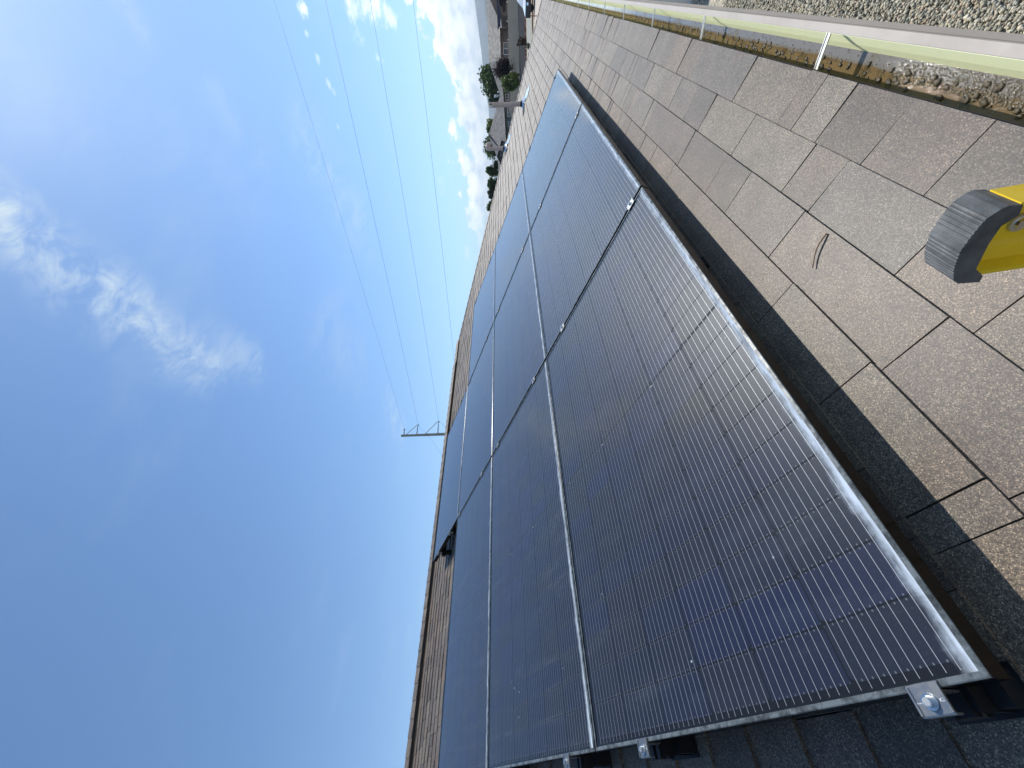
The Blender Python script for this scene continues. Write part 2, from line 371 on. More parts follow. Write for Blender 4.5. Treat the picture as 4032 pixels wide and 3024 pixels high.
M['ribbon'] = mat('tinned_ribbon', (.86, .88, .90), .40, metal=.25)
def pv_glass():
    m_ = bpy.data.materials.new('dusty_solar_glass'); m_.use_nodes = True; t = m_.node_tree
    t.nodes.remove(t.nodes['Principled BSDF'])
    tcn = N(t, 'ShaderNodeTexCoord'); ob = tcn.outputs['Object']; sp = N(t, 'ShaderNodeSeparateXYZ'); t.links.new(ob, sp.inputs[0])
    oi = N(t, 'ShaderNodeObjectInfo'); off = N(t, 'ShaderNodeVectorMath', operation='SCALE'); off.inputs[0].default_value = (31, 17, 5); t.links.new(oi.outputs['Random'], off.inputs['Scale'])
    po = vmth(t, 'ADD', ob, off.outputs[0]).outputs[0]
    tr = N(t, 'ShaderNodeBsdfTransparent'); tr.inputs[0].default_value = (.93, .95, .96, 1)
    gl = N(t, 'ShaderNodeBsdfGlossy'); gl.inputs['Color'].default_value = (1, 1, 1, 1)
    rg = mrange(t, noise(t, po, 3.5, 4, .6), .3, .7, .035, .09); t.links.new(rg, gl.inputs['Roughness'])
    fr = N(t, 'ShaderNodeFresnel'); fr.inputs['IOR'].default_value = 1.46
    mx = N(t, 'ShaderNodeMixShader'); t.links.new(fr.outputs[0], mx.inputs[0]); t.links.new(tr.outputs[0], mx.inputs[1]); t.links.new(gl.outputs[0], mx.inputs[2])
    # dried rain dirt: a strip along the lower edge, faint streaks up the slope, specks
    y = sp.outputs[1]; x = sp.outputs[0]
    edge_n = noise(t, po, 14, 5, .65)
    yy = mth(t, 'ADD', y, mth(t, 'MULTIPLY', mth(t, 'SUBTRACT', edge_n, .5), .035))
    strip = mrange(t, yy, .010, .034, 1, 0)
    mps = N(t, 'ShaderNodeMapping'); mps.inputs['Scale'].default_value = (7, 60, 1); t.links.new(po, mps.inputs[0])
    strip = mth(t, 'MULTIPLY', strip, mrange(t, noise(t, mps.outputs[0], 1.6, 6, .7), .25, .65, .25, .95))
    mpn = N(t, 'ShaderNodeMapping'); mpn.inputs['Scale'].default_value = (9, 1.2, 1); mpn.inputs['Rotation'].default_value = (0, 0, R(-14)); t.links.new(po, mpn.inputs[0])
    streak = mth(t, 'MULTIPLY', mrange(t, noise(t, mpn.outputs[0], 2.2, 6, .7), .48, .8), .035)
    sv = N(t, 'ShaderNodeTexVoronoi'); sv.inputs['Scale'].default_value = 22; t.links.new(po, sv.inputs['Vector'])
    spk = mth(t, 'MULTIPLY', mrange(t, sv.outputs['Distance'], .05, .075, 1, 0), mrange(t, noise(t, po, 6, 2), .55, .62)); spk = mth(t, 'MULTIPLY', spk, .5)
    dust = mth(t, 'ADD', mth(t, 'MAXIMUM', mth(t, 'MAXIMUM', strip, streak), spk), .004, clamp=True)
    df = N(t, 'ShaderNodeBsdfDiffuse'); df.inputs['Color'].default_value = (.55, .62, .69, 1)
    mx2 = N(t, 'ShaderNodeMixShader'); t.links.new(dust, mx2.inputs[0]); t.links.new(mx.outputs[0], mx2.inputs[1]); t.links.new(df.outputs[0], mx2.inputs[2])
    t.links.new(mx2.outputs[0], t.nodes['Material Output'].inputs[0])
    return m_
M['pvglass'] = pv_glass()

def sediment_mat():
    m_ = bpy.data.materials.new('wet_gutter_floor'); m_.use_nodes = True; t = m_.node_tree; b = t.nodes['Principled BSDF']
    g = N(t, 'ShaderNodeNewGeometry'); pos = g.outputs['Position']; sp = N(t, 'ShaderNodeSeparateXYZ'); t.links.new(pos, sp.inputs[0])
    y = mth(t, 'ADD', sp.outputs[1], mth(t, 'MULTIPLY', mth(t, 'SUBTRACT', noise(t, pos, 26, 5, .7), .5), .02))
    mud = mrange(t, y, -.4535, -.4485)
    # scum lines across the floor and dark clumps in the mud
    vr = N(t, 'ShaderNodeTexVoronoi'); vr.inputs['Scale'].default_value = 21; t.links.new(pos, vr.inputs['Vector'])
    cl = mth(t, 'MULTIPLY', mrange(t, vr.outputs['Distance'], .2, .55, 1, 0), mrange(t, noise(t, pos, 90, 3, .7), .35, .6))
    far_c = mixc(t, cl, (.15, .100, .048), (.045, .033, .015))
    grey = mixc(t, noise(t, pos, 60, 4, .7), (.13, .115, .10), (.20, .185, .165))
    tn = noise(t, pos, 1.6, 1, .3)
    grey = mixc(t, mrange(t, sp.outputs[0], 3.5, 5.5), grey, (.50, .51, .44))
    c = mixc(t, mud, grey, far_c)
    t.links.new(c, b.inputs['Base Color'])
    b.inputs['Roughness'].default_value = .09; b.inputs['Specular IOR Level'].default_value = .6
    # silt breaks the water film near the ladder and makes it sparkle
    rough = mrange(t, mth(t, 'ADD', sp.outputs[0], mth(t, 'MULTIPLY', noise(t, pos, 9, 3), .6)), 1.15, 1.65, 1, 0)
    bn = N(t, 'ShaderNodeBump'); bn.inputs['Distance'].default_value = .002; t.links.new(mth(t, 'ADD', mth(t, 'MULTIPLY', rough, .9), .03), bn.inputs['Strength'])
    t.links.new(noise(t, pos, 260, 4, .8), bn.inputs['Height']); t.links.new(bn.outputs[0], b.inputs['Normal'])
    b.inputs['Roughness'].default_value = .07
    return m_
M['gutter_floor'] = sediment_mat()
M['debris'] = mat('rotting_debris', (.055, .040, .020), .5, var=(150, .5), bump=(400, .8, .002))
M['wet_grit'] = mat('wet_grit', (.17, .135, .09), .12, spec=1., coat=1., var=(200, .4))
def pebble_mat(name, stone_scale=None):
    m_ = bpy.data.materials.new(name); m_.use_nodes = True; t = m_.node_tree; b = t.nodes['Principled BSDF']
    stops = [(0, (.15, .15, .12)), (.2, (.27, .25, .19)), (.42, (.42, .38, .28)), (.6, (.52, .48, .36)), (.78, (.30, .31, .27)), (.9, (.66, .62, .50)), (1, (.44, .32, .22))]
    if stone_scale is None:
        at = N(t, 'ShaderNodeAttribute', attribute_name='tint'); fac = at.outputs['Fac']
    else:
        g = N(t, 'ShaderNodeNewGeometry'); vo = N(t, 'ShaderNodeTexVoronoi'); vo.inputs['Scale'].default_value = stone_scale; t.links.new(g.outputs['Position'], vo.inputs['Vector'])
        s_ = N(t, 'ShaderNodeSeparateColor'); t.links.new(vo.outputs['Color'], s_.inputs[0]); fac = s_.outputs[0]
        bn = N(t, 'ShaderNodeBump'); bn.inputs['Strength'].default_value = 1; bn.inputs['Distance'].default_value = .02; bn.invert = True
        t.links.new(vo.outputs['Distance'], bn.inputs['Height']); t.links.new(bn.outputs[0], b.inputs['Normal'])
    t.links.new(ramp(t, fac, stops), b.inputs['Base Color']); b.inputs['Roughness'].default_value = .75
    return m_
M['pebble'] = pebble_mat('river_pebbles'); M['pebble_bed'] = pebble_mat('pebble_bed', 26)

# ------------------------------------------------------------------ setting: ground, road, hills
def sheet(name, pts, z, mt, kind='structure'):
    mb = MB(); mb.add([(p[0], p[1], z) for p in pts], [tuple(range(len(pts)))]); o = mb.build(name, mt)
    n = o.data.polygons[0].normal
    if n.z < 0: o.data.flip_normals()
    return tag(o, kind=kind)
sheet('ground', [(-8900, -8900), (8900, -8900), (8900, 8900), (-8900, 8900)], 0, M['dirt'])
def band(name, xa, xb, ya, yb, z, mt, xa2=None, xb2=None):
    p = [GP(xa, ya, z), GP(xa if xa2 is None else xa2, yb, z), GP(xb if xb2 is None else xb2, yb, z), GP(xb, ya, z)]
    return sheet(name, p, z, mt)
band('road', 2039-22, 2066-22, -1100, 1500, .004, M['asphalt'], 2039+30, 2066+30)
band('verge', 2071-22, 2091-22, -1100, 1500, .008, M['verge'], 2071+30, 2091+30)
band('driveway', 2102-22, 2140-22, -1100, 1500, .012, M['concrete'], 2102+30, 2140+30)
kb = MB(); a0, a1 = GP(2068.5-18, -900), GP(2068.5+28, 1400); kb.bar(a0+Vector((0, 0, .05)), a1+Vector((0, 0, .05)), .5, .13)
tag(kb.build('kerb', M['concrete']), kind='structure')
# dry red brush along the kerb
br = MB(); rr = random.Random(5)
for i in range(900):
    py = rr.uniform(-60, 520); p = GP(2069+ (py)*.02 + rr.uniform(-1.6, 1.2), py); h = rr.uniform(.08, .35); br.cur = rr.random()
    q = p+Vector((rr.uniform(-.15, .15), rr.uniform(-.15, .15), h)); s_ = RIGHT*rr.uniform(.04, .12)
    br.add([p-s_, p+s_, q], [(0, 1, 2)])
tag(br.build('dry_brush', M['drygrass']), 'reddish dry brush lining the road kerb', 'dry grass', kind='stuff')
# pebble bed under the eave: real stones near, material beyond
sheet('pebble_bed', [(-3, .1), (-3, -2.2), (14, -2.2), (14, .1)], .016, M['pebble_bed'])
pb = MB(); rr = random.Random(11)
for i in range(19000):
    x = 2.6 + (rr.random()**1.3)*6.2; y = rr.uniform(-.62, .08); r = rr.uniform(.008, .0175) * (1 if x < 6 else 1.1); pb.cur = rr.random()
    pb.blob((x, y, .018+rr.uniform(0, .02)), r, i, fl=(rr.uniform(.8, 1.3), rr.uniform(.8, 1.3), rr.uniform(.45, .8)))
tag(pb.build('pebbles', M['pebble'], smooth=True), 'loose tan and grey river pebbles on the ground under the gutter', 'gravel', kind='stuff')

def ridge(name, prof, depth, mt, base=-30):
    mb = MB(); n = len(prof)
    for (px, py) in prof: mb.v.append(tuple(PW(px, py, depth)))
    for (px, py) in prof:
        p = PW(px, py, depth*.93); p.z = base; mb.v.append(tuple(p))
    for i in range(n-1): mb.f.append((i, i+1, n+i+1, n+i)); mb.t.append(.5)
    for (px, py) in prof:
        p = PW(px, py, depth*1.25); p.z = base; mb.v.append(tuple(p))
    for i in range(n-1): mb.f.append((i+1, i, 2*n+i, 2*n+i+1)); mb.t.append(.5)
    return tag(mb.build(name, mt, smooth=True), kind='structure')
M['hill'] = mat('far_scrub_hills', (.10, .12, .10), .9, var=(.002, .15))
rr = random.Random(3)
prof = []
for i in range(60):
    py = -1500+i*55; base = 1868+(py)*.128 if py < 420 else 1922+(py-420)*.075
    if py < 0: base = 1868+py*.06
    prof.append((base+rr.uniform(-1.6, 1.6), py))
ridge('mountains', prof, 5600, M['hill'])
prof = [(1906+py*.10+rr.uniform(-2, 2), py) for py in range(-1500, 900, 45)]
ridge('hills', prof, 2600, M['hill'])

# ------------------------------------------------------------------ our house
house = tag(empty('house', (4, 5, 0)), 'house in the foreground with brown asphalt shingle hip roof and tan gutter', 'house')
hi = Matrix.Translation(house.location).inverted()
roof = MB()
def xh(s): return kx(12.05)-.9375*(s-ks(-.485))
S0, S1 = ks(-.526), ks(5.05); XB = -4.0
e0, e1 = roofpt(XB, S0+.012, -.004), roofpt(xh(S0), S0+.012, -.004); r0, r1 = roofpt(XB, S1, -.004), roofpt(xh(S1), S1, -.004)
yb = 2*r0.y - e0.y
roof.add([e0, e1, r1, r0], [(0, 1, 2, 3)])
rd = MB(); rd.add([r0, r1, (e1.x, yb, e1.z), (XB, yb, e0.z)], [(0, 1, 2, 3)])
rd.add([r1, e1, (e1.x, yb, e1.z)], [(0, 1, 2)])
roofo = roof.build('roof', M['deck'], house, mw=hi)
rd.build('roof_back_slope', M['shingle'], roofo)
wl_ = MB(); Yw = -.434+.50
wl_.add([(XB, Yw, -.1), (e1.x-.5, Yw, -.1), (e1.x-.5, yb-.5, -.1), (XB, yb-.5, -.1), (XB, Yw, 2.62), (e1.x-.5, Yw, 2.62), (e1.x-.5, yb-.5, 2.62), (XB, yb-.5, 2.62)],
        [(0, 1, 5, 4), (1, 2, 6, 5), (2, 3, 7, 6), (3, 0, 4, 7)])
wl_.build('wall', M['stucco'], house, mw=hi)
g = MB(); g.box(XB, e1.x, -.378, Yw+.01, 2.585, 2.60); g.box(e1.x-.5, e1.x, Yw+.01, yb, 2.585, 2.60); g.build('soffit', M['tan_metal'], house, mw=hi)
g = MB(); g.box(XB, e1.x-.02, -.396, -.3785, 2.58, 2.735); g.box(e1.x-.02, e1.x, -.41, yb, 2.58, 2.712); g.build('fascia', M['tan_metal'], house, mw=hi)
g = MB(); g.box(XB, e1.x-.03, -.4265, -.3965, 2.7345, 2.7365); g.build('drip_edge', M['cream'], house, mw=hi)

# gutter: K-profile in (Y, Z), swept along X
gz = 2.700; GX1 = (e1.x+.02-CAM.x)/KS+CAM.x
def sweep(poly, x0, x1, name, mt, parent=house, th=None):
    mb = MB(); mb.prism(poly, x0, x1, lambda t, a, b: (t, a, b)); mb.about(); return mb.build(name, mt, parent, mw=hi if parent is house else None)
gutter = sweep([(-.389, gz-.012), (-.3905, gz-.012), (-.3905, gz-.089), (-.476, gz-.089), (-.4915, gz-.060), (-.513, gz-.030), (-.515, gz+.0), (-.535, gz+.001), (-.5365, gz-.002),
                (-.5365, gz-.016), (-.545, gz-.034), (-.530, gz-.050), (-.512, gz-.070), (-.500, gz-.0925), (-.389, gz-.0925)], XB, GX1, 'gutter', M['tan_metal'])
# cream inner lining stands a hair proud of the tan shell
li = MB(); li.prism([(-.3912, gz-.0125), (-.3918, gz-.0125), (-.3918, gz-.0875), (-.4755, gz-.0875), (-.4910, gz-.0596), (-.5122, gz-.0297), (-.5142, gz-.001), (-.5136, gz-.001), (-.5116, gz-.0293),
          (-.4904, gz-.0590), (-.4751, gz-.0869), (-.3912, gz-.0869)], XB, GX1-.004, lambda t, a, b: (t, a, b)); li.about(); li.build('gutter_lining', M['cream'], gutter)
fl = MB(); fl.add([(XB, -.4760, gz-.0855), (GX1-.01, -.4760, gz-.0855), (GX1-.01, -.3922, gz-.0855), (XB, -.3922, gz-.0855)], [(0, 1, 2, 3)]); fl.about(); fl.build('wet_silt', M['gutter_floor'], gutter)
en = MB(); en.box(GX1-.002, GX1+.002, -.536, -.389, gz-.094, gz+.001); en.about(); en.build('end_cap', M['tan_metal'], gutter)
for i, x in enumerate([-2.7, -1.85, -1.03, -.2, .62, 1.44, 2.43, 3.29, 4.12, 4.92, 5.82, 6.66, 7.46, 8.3, 9.1, 9.9, 10.7, 11.5]):
    t_ = MB(); tl = rnd(-.004, .004)
    t_.prism([(-.009, 0), (.009, 0), (.009, .004), (.0068, .004), (.0064, .0012), (-.0064, .0012), (-.0068, .004), (-.009, .004)],
             -.400, -.519, lambda t, a, b, x=x, tl=tl: (x+a+tl*(t+.47)/.05, t, gz-.0065+b+(0.0025 if t < -.5 else 0)))
    t_.about(); t_.build('gutter_hanger', M['steel'], gutter)
# leaves and grit lying in the gutter
dbr = MB(); rr = random.Random(21)
for i in range(2600):
    x = rr.uniform(.55, 1.22) if rr.random() < .8 else rr.uniform(.6, 3.2); y = rr.uniform(-.474, -.43)
    if x < 1.3 and rr.random() > (1.45-x)*1.6: continue; dbr.cur = rr.random()
    dbr.blob((x, y, gz-.0845), rr.uniform(.0008, .0022), i, fl=(1.3, 1, .5))
dbr.about(); tag(dbr.build('silt_grains', M['wet_grit'], gutter, smooth=True), kind='stuff')

clump = MB(); rr = random.Random(8)
x = .62
while x < 4.2:
    x += rr.uniform(.012, .055)*(1+max(0, x-1.5)*.5); clump.cur = rr.random()
    for q in range(rr.choice([1, 2, 3, 4])):
        clump.blob((x+rr.uniform(-.012, .012), rr.uniform(-.452, -.418) if x > 1.2 else rr.uniform(-.462, -.418), gz-.0845), rr.uniform(.003, .0075), int(x*1000)+q, fl=(1.5, 1.1, .35), j=.5)
clump.about(); tag(clump.build('debris', M['debris'], gutter, smooth=True), kind='stuff')

# shingles
E_ = .1405*KS
course_s = [ks(v) for v in (-.526, -.382, -.2465, -.1045)]
while course_s[-1] < S1-.02: course_s.append(course_s[-1]+E_)
known = {0: [.983, 1.186, 1.319, 1.405, 1.756, 2.257, 2.449, 2.656, 3.007, 3.576, 4.082], 1: [.471, .675, 1.018, 1.167, 1.537, 1.887, 2.086, 2.317, 2.812, 3.166, 3.255, 3.483, 3.821],
         2: [.518, 1.018, 1.348, 1.543, 1.887, 2.474], 3: [.543, .866, 1.903, 2.189, 2.404, 2.738]}
tabs = []
rr = random.Random(42)
for ci, s0 in enumerate(course_s[:-1]):
    s1 = course_s[ci+1]+.03
    kn = [kx(v) for v in known.get(ci, [])]
    xs = []
    x = kn[0] if kn else rr.uniform(-.1, .1)
    lo = x
    xs += kn if kn else [x]
    while lo > XB: lo -= rr.choice([.07, .09, .12, .15, .18, .22, .3])*rr.uniform(.9, 1.1); xs.append(lo)
    hi_x = max(xs)
    while hi_x < xh(s0): hi_x += rr.choice([.07, .09, .11, .14, .17, .2, .27])*rr.uniform(.9, 1.1); xs.append(hi_x)
    xs = sorted(xs)
    prev_t = .5
    for a, b in zip(xs[:-1], xs[1:]):
        g0 = rr.choice([.0018, .0025, .003, .0036]); 
        tabs.append((ci, s0+rr.uniform(-.0012, .0012), s1, a+g0/2, b-g0/2, rr.choice([.0075, .009, .0105, .012]), rr.random(), rr.uniform(-.0012, .0012)))
def tab_mesh(mb, t):
    ci, s0, s1, a, b, th_, tint, sk = t
    mb.cur = tint
    xa0, xb0, xa1, xb1 = a, min(b, xh(s0)), a+sk, min(b+sk*.6, xh(s1))
    if xa0 >= xh(s0)-.004: return False
    xa1 = min(xa1, xb1-.003) if xb1 > xa1+.003 else xb1-.003
    z1 = .0018
    mb.hexa([roofpt(xa0, s0, -.001), roofpt(xb0, s0, -.001), roofpt(xb1, s1, -.001), roofpt(xa1, s1, -.001), roofpt(xa0, s0, th_), roofpt(xb0, s0, th_*.94), roofpt(xb1, s1, z1), roofpt(xa1, s1, z1)])
    return True
def pix(p):
    d = p-CAM; z = d.dot(FWD)
    if z < .05: return None
    return (2016+F*d.dot(DOWN)/z, 1512-F*d.dot(RIGHT)/z, z)
def area(t):
    ci, s0, s1, a, b = t[:5]
    c = [pix(roofpt(x, s, .004)) for x, s in ((a, s0), (b, s0), (b, s0+E_), (a, s0+E_))]
    if any(k is None for k in c): return 0
    cxx = sum(k[0] for k in c)/4; cyy = sum(k[1] for k in c)/4
    if not (-150 < cxx < 4180 and -150 < cyy < 3170): return 0
    m_ = (a+b)/2
    if s0 > .22 and s0 < 3.0 and -.1 < m_ < 5.2: return 0
    if s0 > 3.0 and s0 < 4.8 and 2.2 < m_ < 3.6: return 0
    return abs(sum(c[i][0]*c[(i+1) % 4][1]-c[(i+1) % 4][0]*c[i][1] for i in range(4)))/2
order = sorted(range(len(tabs)), key=lambda i: -area(tabs[i]))
top300 = set(i for i in order[:300] if area(tabs[i]) > 60)
rest = MB()
for i, t in enumerate(tabs):
    if i in top300:
        mb = MB()
        if tab_mesh(mb, t): mb.build('shingle', M['shingle'], roofo)
    else: tab_mesh(rest, t)
tag(rest.build('shingles', M['shingle'], roofo), kind='stuff')
# starter strip under the first course
g = MB(); g.hexa([roofpt(XB, S0-.004, -.004), roofpt(xh(S0), S0-.004, -.004), roofpt(xh(S0)-.1, S0+.1, -.004), roofpt(XB, S0+.1, -.004),
                  roofpt(XB, S0-.004, -.0012), roofpt(xh(S0), S0-.004, -.0012), roofpt(xh(S0)-.1, S0+.1, -.0012), roofpt(XB, S0+.1, -.0012)]); g.build('starter_strip', M['deck'], roofo)
# hip caps: folded pieces lapping up the hip
hp0, hp1 = roofpt(xh(S0), S0, 0), roofpt(xh(S1), S1, 0); hd = (hp1-hp0).normalized(); nA = Vector((0, -SN, CS)); nB = Vector((SN*.95, 0, CS)).normalized()
sideA = hd.cross(nA).normalized(); sideA = sideA if sideA.x < 0 else -sideA
sideB = hd.cross(nB).normalized(); sideB = sideB if sideB.x > 0 else -sideB
L = (hp1-hp0).length; k = 0.
rr = random.Random(4)
while k < L-.05:
    mb = MB(); mb.cur = rr.random(); p = hp0+hd*(k-.01); q = hp0+hd*min(k+.17, L)
    for sd, nn in ((sideA, nA), (sideB, nB)):
        a, b, c_, d_ = p, q, q+sd*.085, p+sd*.085
        mb.hexa([a+nn*.002, b+nn*.001, c_+nn*.001, d_+nn*.002, a+nn*.019, b+nn*.010, c_+nn*.010, d_+nn*.019])
    mb.build('hip_cap', M['shingle'], roofo); k += .142
# ridge vent and its caps
rv = MB(); x = XB
while x < 5.75:
    x2 = min(x+1.22, 5.75); h = rr.uniform(.030, .036)
    rv.hexa([roofpt(x, S1-.075, .005), roofpt(x2-.004, S1-.075, .005), roofpt(x2-.004, S1+.02, .005), roofpt(x, S1+.02, .005),
             roofpt(x, S1-.075, h), roofpt(x2-.004, S1-.075, h), roofpt(x2-.004, S1+.02, h+.012), roofpt(x, S1+.02, h+.012)]); x = x2
rv.hexa([roofpt(5.8, S1-.07, .005), roofpt(6.55, S1-.07, .005), roofpt(6.55, S1+.02, .005), roofpt(5.8, S1+.02, .005), roofpt(5.8, S1-.07, .020), roofpt(6.55, S1-.07, .020), roofpt(6.55, S1+.02, .028), roofpt(5.8, S1+.02, .028)])
rv.build('ridge_vent', M['rubber'], roofo)
x = XB
while x < 6.5:
    mb = MB(); mb.cur = rr.random(); h = .036 if x < 5.75 else .022; x2 = x+.155
    mb.hexa([roofpt(x, S1-.088, h), roofpt(x2, S1-.088, h), roofpt(x2, S1+.015, h+.018), roofpt(x, S1+.015, h+.018), roofpt(x, S1-.088, h+.009), roofpt(x2, S1-.088, h+.004), roofpt(x2, S1+.015, h+.023), roofpt(x, S1+.015, h+.028)])
    mb.build('ridge_cap', M['shingle'], roofo); x += .145

# vent pipes through the roof
def arc(c, r, a0, a1, n, u, v): return [c+u*(r*math.cos(a0+(a1-a0)*i/n))+v*(r*math.sin(a0+(a1-a0)*i/n)) for i in range(n+1)]
UPV = Vector((0, 0, 1))
def vent_pipe(x, s, H, r, hook, side):
    b = roofpt(x, s, 0)
    pr = MB(); pr.tube([b+UPV*-.02, b+UPV*H], r, 20)
    p = pr.build('vent_pipe', M['pvc_tan'], roofo, smooth=False)
    # elbow at the top, its mouth turned over
    if hook == 'ring':   # open elbow facing the ladder
        ax_ = Vector((-.985, -.17, 0)); u_ = ax_.cross(UPV).normalized(); c = b+UPV*(H+r*.55); rp_ = []
        for kk in range(25):
            a = 2*math.pi*kk/24; rp_.append(c+(u_*math.cos(a)+UPV*math.sin(a))*r*.86)
        rg_ = MB(); rg_.tube(rp_, r*.2, 8, cap=False); rg_.build('ring', M['pvc_tan'], p, smooth=True)
        cl_ = MB(); cl_.tube([b+UPV*(H-.06), b+UPV*(H-.005)], r*1.14, 20); cl_.build('collar', M['pvc_tan'], p)
    else:
        sdv = side
        pts = arc(b+UPV*H+sdv*r*1.05, r*1.05, math.pi, -.1, 10, sdv, UPV)
        el = MB(); el.tube([b+UPV*(H-.05)]+pts+[pts[-1]-UPV*.035], r*1.1, 20, cap=False); el.build('hood', M['pvc_tan'], p, smooth=True)
        inn = MB(); inn.tube([pts[-1]+UPV*.02, pts[-1]-UPV*.0355], r*.95, 20); inn.build('hood_mouth', M['black_gap'], p)
    # rubber boot and shiny flashing plate
    bt = MB(); bt.tube([b-UPV*.03, b+UPV*.018, b+UPV*.05, b+UPV*.075], [r*2.1, r*1.9, r*1.25, r*1.06], 20); bt.build('rubber_boot', M['rubber'], p, smooth=True)
    fp = MB(); w2 = .17; a, c_ = s-.26, s+.04
    poly = [(x-w2, a+.03), (x-w2+.03, a), (x+w2-.03, a), (x+w2, a+.03), (x+w2, c_), (x-w2, c_)]
    nP = len(poly); fp.v = [tuple(roofpt(px, ps, .0105)) for px, ps in poly]+[tuple(roofpt(px, ps, .0125)) for px, ps in poly]
    fp.f = [tuple(range(nP))[::-1], tuple(range(nP, 2*nP))]+[(i, (i+1) % nP, nP+(i+1) % nP, nP+i) for i in range(nP)]; fp.t = [.5]*(nP+2)
    cone = [b+UPV*0.0, b+UPV*.012, b+UPV*.04]; fp.tube(cone, [r*2.9, r*2.5, r*1.7], 20); fp.build('flashing', M['flashing'], p)
vent_pipe(kx(8.95), ks(.94), .585, .040, 'ring', None)
vent_pipe(kx(9.62), ks(1.90), .352, .039, 'hook', Vector((.35, -.93, 0)).normalized())

# ------------------------------------------------------------------ the solar array
A_, B_ = 1.775, 1.05; MW, MH, FD = 1.757, 1.0455, .038
CW_, CH = .0815, .165
def cell_mesh(fl):
    hx, hy, ch = CW_/2, CH/2, .011
    if fl: pts = [(-hx+ch*.6, -hy), (hx, -hy), (hx, hy), (-hx+ch*.6, hy), (-hx, hy-ch), (-hx, -hy+ch)]
    else: pts = [(-hx, -hy), (hx-ch*.6, -hy), (hx, -hy+ch), (hx, hy-ch), (hx-ch*.6, hy), (-hx, hy)]
    mb = MB(); n = len(pts); mb.v = [(a, b, 0) for a, b in pts]+[(a, b, -.0003) for a, b in pts]
    mb.f = [tuple(range(n)), tuple(range(n, 2*n))[::-1]]+[(i, n+i, n+(i+1) % n, (i+1) % n) for i in range(n)]; mb.t = [.5]*(n+2)
    return mb.mesh('solar_cell', M['cell'])
cellA, cellB = cell_mesh(True), cell_mesh(False)
rib = MB(); rib.box(.014, MW-.014, -.00032, .00032, -.0001, .00035); ribm = rib.mesh('ribbon', M['ribbon'])
fr = MB()
lip, th_ = .0092, .0018
def fpoly():   # section: (distance inward from the edge, height), rounded outer shoulder
    return [(0, -FD), (0, -.0022), (.0007, -.0008), (.0022, 0), (lip, 0), (lip, -.0018), (.0028, -.0018), (.0022, -.009), (.0022, -FD+.0022), (.026, -FD+.0022), (.026, -FD)]
fp_ = fpoly()
cor = [(0, 0), (MW, 0), (MW, MH), (0, MH)]; inw = [(1, 1), (-1, 1), (-1, -1), (1, -1)]
o = 0
for (c, iw) in zip(cor, inw):
    for d_, h in fp_: fr.v.append((c[0]+iw[0]*d_, c[1]+iw[1]*d_, h))
nf = len(fp_)
for i in range(4):
    j = (i+1) % 4
    for k_ in range(nf):
        k2 = (k_+1) % nf; fr.f.append((i*nf+k_, i*nf+k2, j*nf+k2, j*nf+k_)); fr.t.append(.5)
frm = fr.mesh('frame', M['frame'])
gm = MB(); gm.add([(lip-.003, lip-.003, -.0019), (MW-lip+.003, lip-.003, -.0019), (MW-lip+.003, MH-lip+.003, -.0019), (lip-.003, MH-lip+.003, -.0019)], [(0, 1, 2, 3)]); glm = gm.mesh('glass_cover', M['pvglass'])
bsm = MB(); bsm.box(.003, MW-.003, .003, MH-.003, -.0075, -.0055); bkm = bsm.mesh('backsheet', M['backsheet'])
jb = MB(); jb.box(.80, .86, .05, .12, -.022, -.0076); jbm = jb.mesh('junction_box', M['rubber'])
mk = MB(); mk.tube([(0, -.006, .0003), (0, .006, .0003)], [.0012, .0016], 6); mkm = mk.mesh('cross_connector', M['ribbon'])
labels = {(0, 0): 'nearest solar panel, lowest in the array beside the grey end clamp and open shingles',
          (1, 0): 'middle solar panel of the lowest row, along the strip of shadowed shingles',
          (2, 0): 'farthest solar panel of the lowest row, its corner pointing at the parked white car',
          (0, 1): 'near solar panel in the second row up, reaching the picture edge by a small clamp',
          (1, 1): 'middle solar panel of the second row up, enclosed by panels on all four sides',
          (2, 1): 'far solar panel of the second row, behind the shorter hooked vent pipe',
          (0, 2): 'near solar panel of the third row, with a strip of bare shingles above it',
          (1, 2): 'middle solar panel of the third row, just below the lone top panel',
          (2, 2): 'far solar panel of the third row, its outer edge by the hip of the roof',
          (1, 3): 'lone topmost solar panel nearest the ridge, in front of the utility pole'}
for (ci, ri), lab in labels.items():
    ox = .0045 if ri == 0 else rnd(-.002, .002)
    mw = ROOF @ Matrix.Translation((ci*A_+.0, ri*B_, HP)) @ Matrix.Rotation(R(rnd(-.05, .05)), 4, 'Z')
    pn = tag(empty('solar_panel', mw=mw), lab, 'solar panel', 'black solar panels mounted on the shingle roof')
    link('frame', frm, pn); link('glass_cover', glm, pn); link('backsheet', bkm, pn); link('junction_box', jbm, pn)
    x0 = .0245; y0 = (MH-6*CH-5*.003)/2
    for j in range(6):
        yc = y0+CH/2+j*(CH+.003)
        for i in range(20):
            xc = x0+CW_/2+i*(CW_+.0035)+(.007 if i >= 10 else 0)
            link('solar_cell', cellA if (j % 2 == 0) else cellB, pn, Matrix.Translation((xc, yc, -.0050)))
        for k_ in range(9):
            link('ribbon', ribm, pn, Matrix.Translation((0, yc+(k_-4)*CH/9, -.0047)))
        if j in (1, 3):
            link('cross_connector', mkm, pn, Matrix.Translation((x0+10*CW_+20*.001+.003, yc+CH/2+.001, -.0044)))

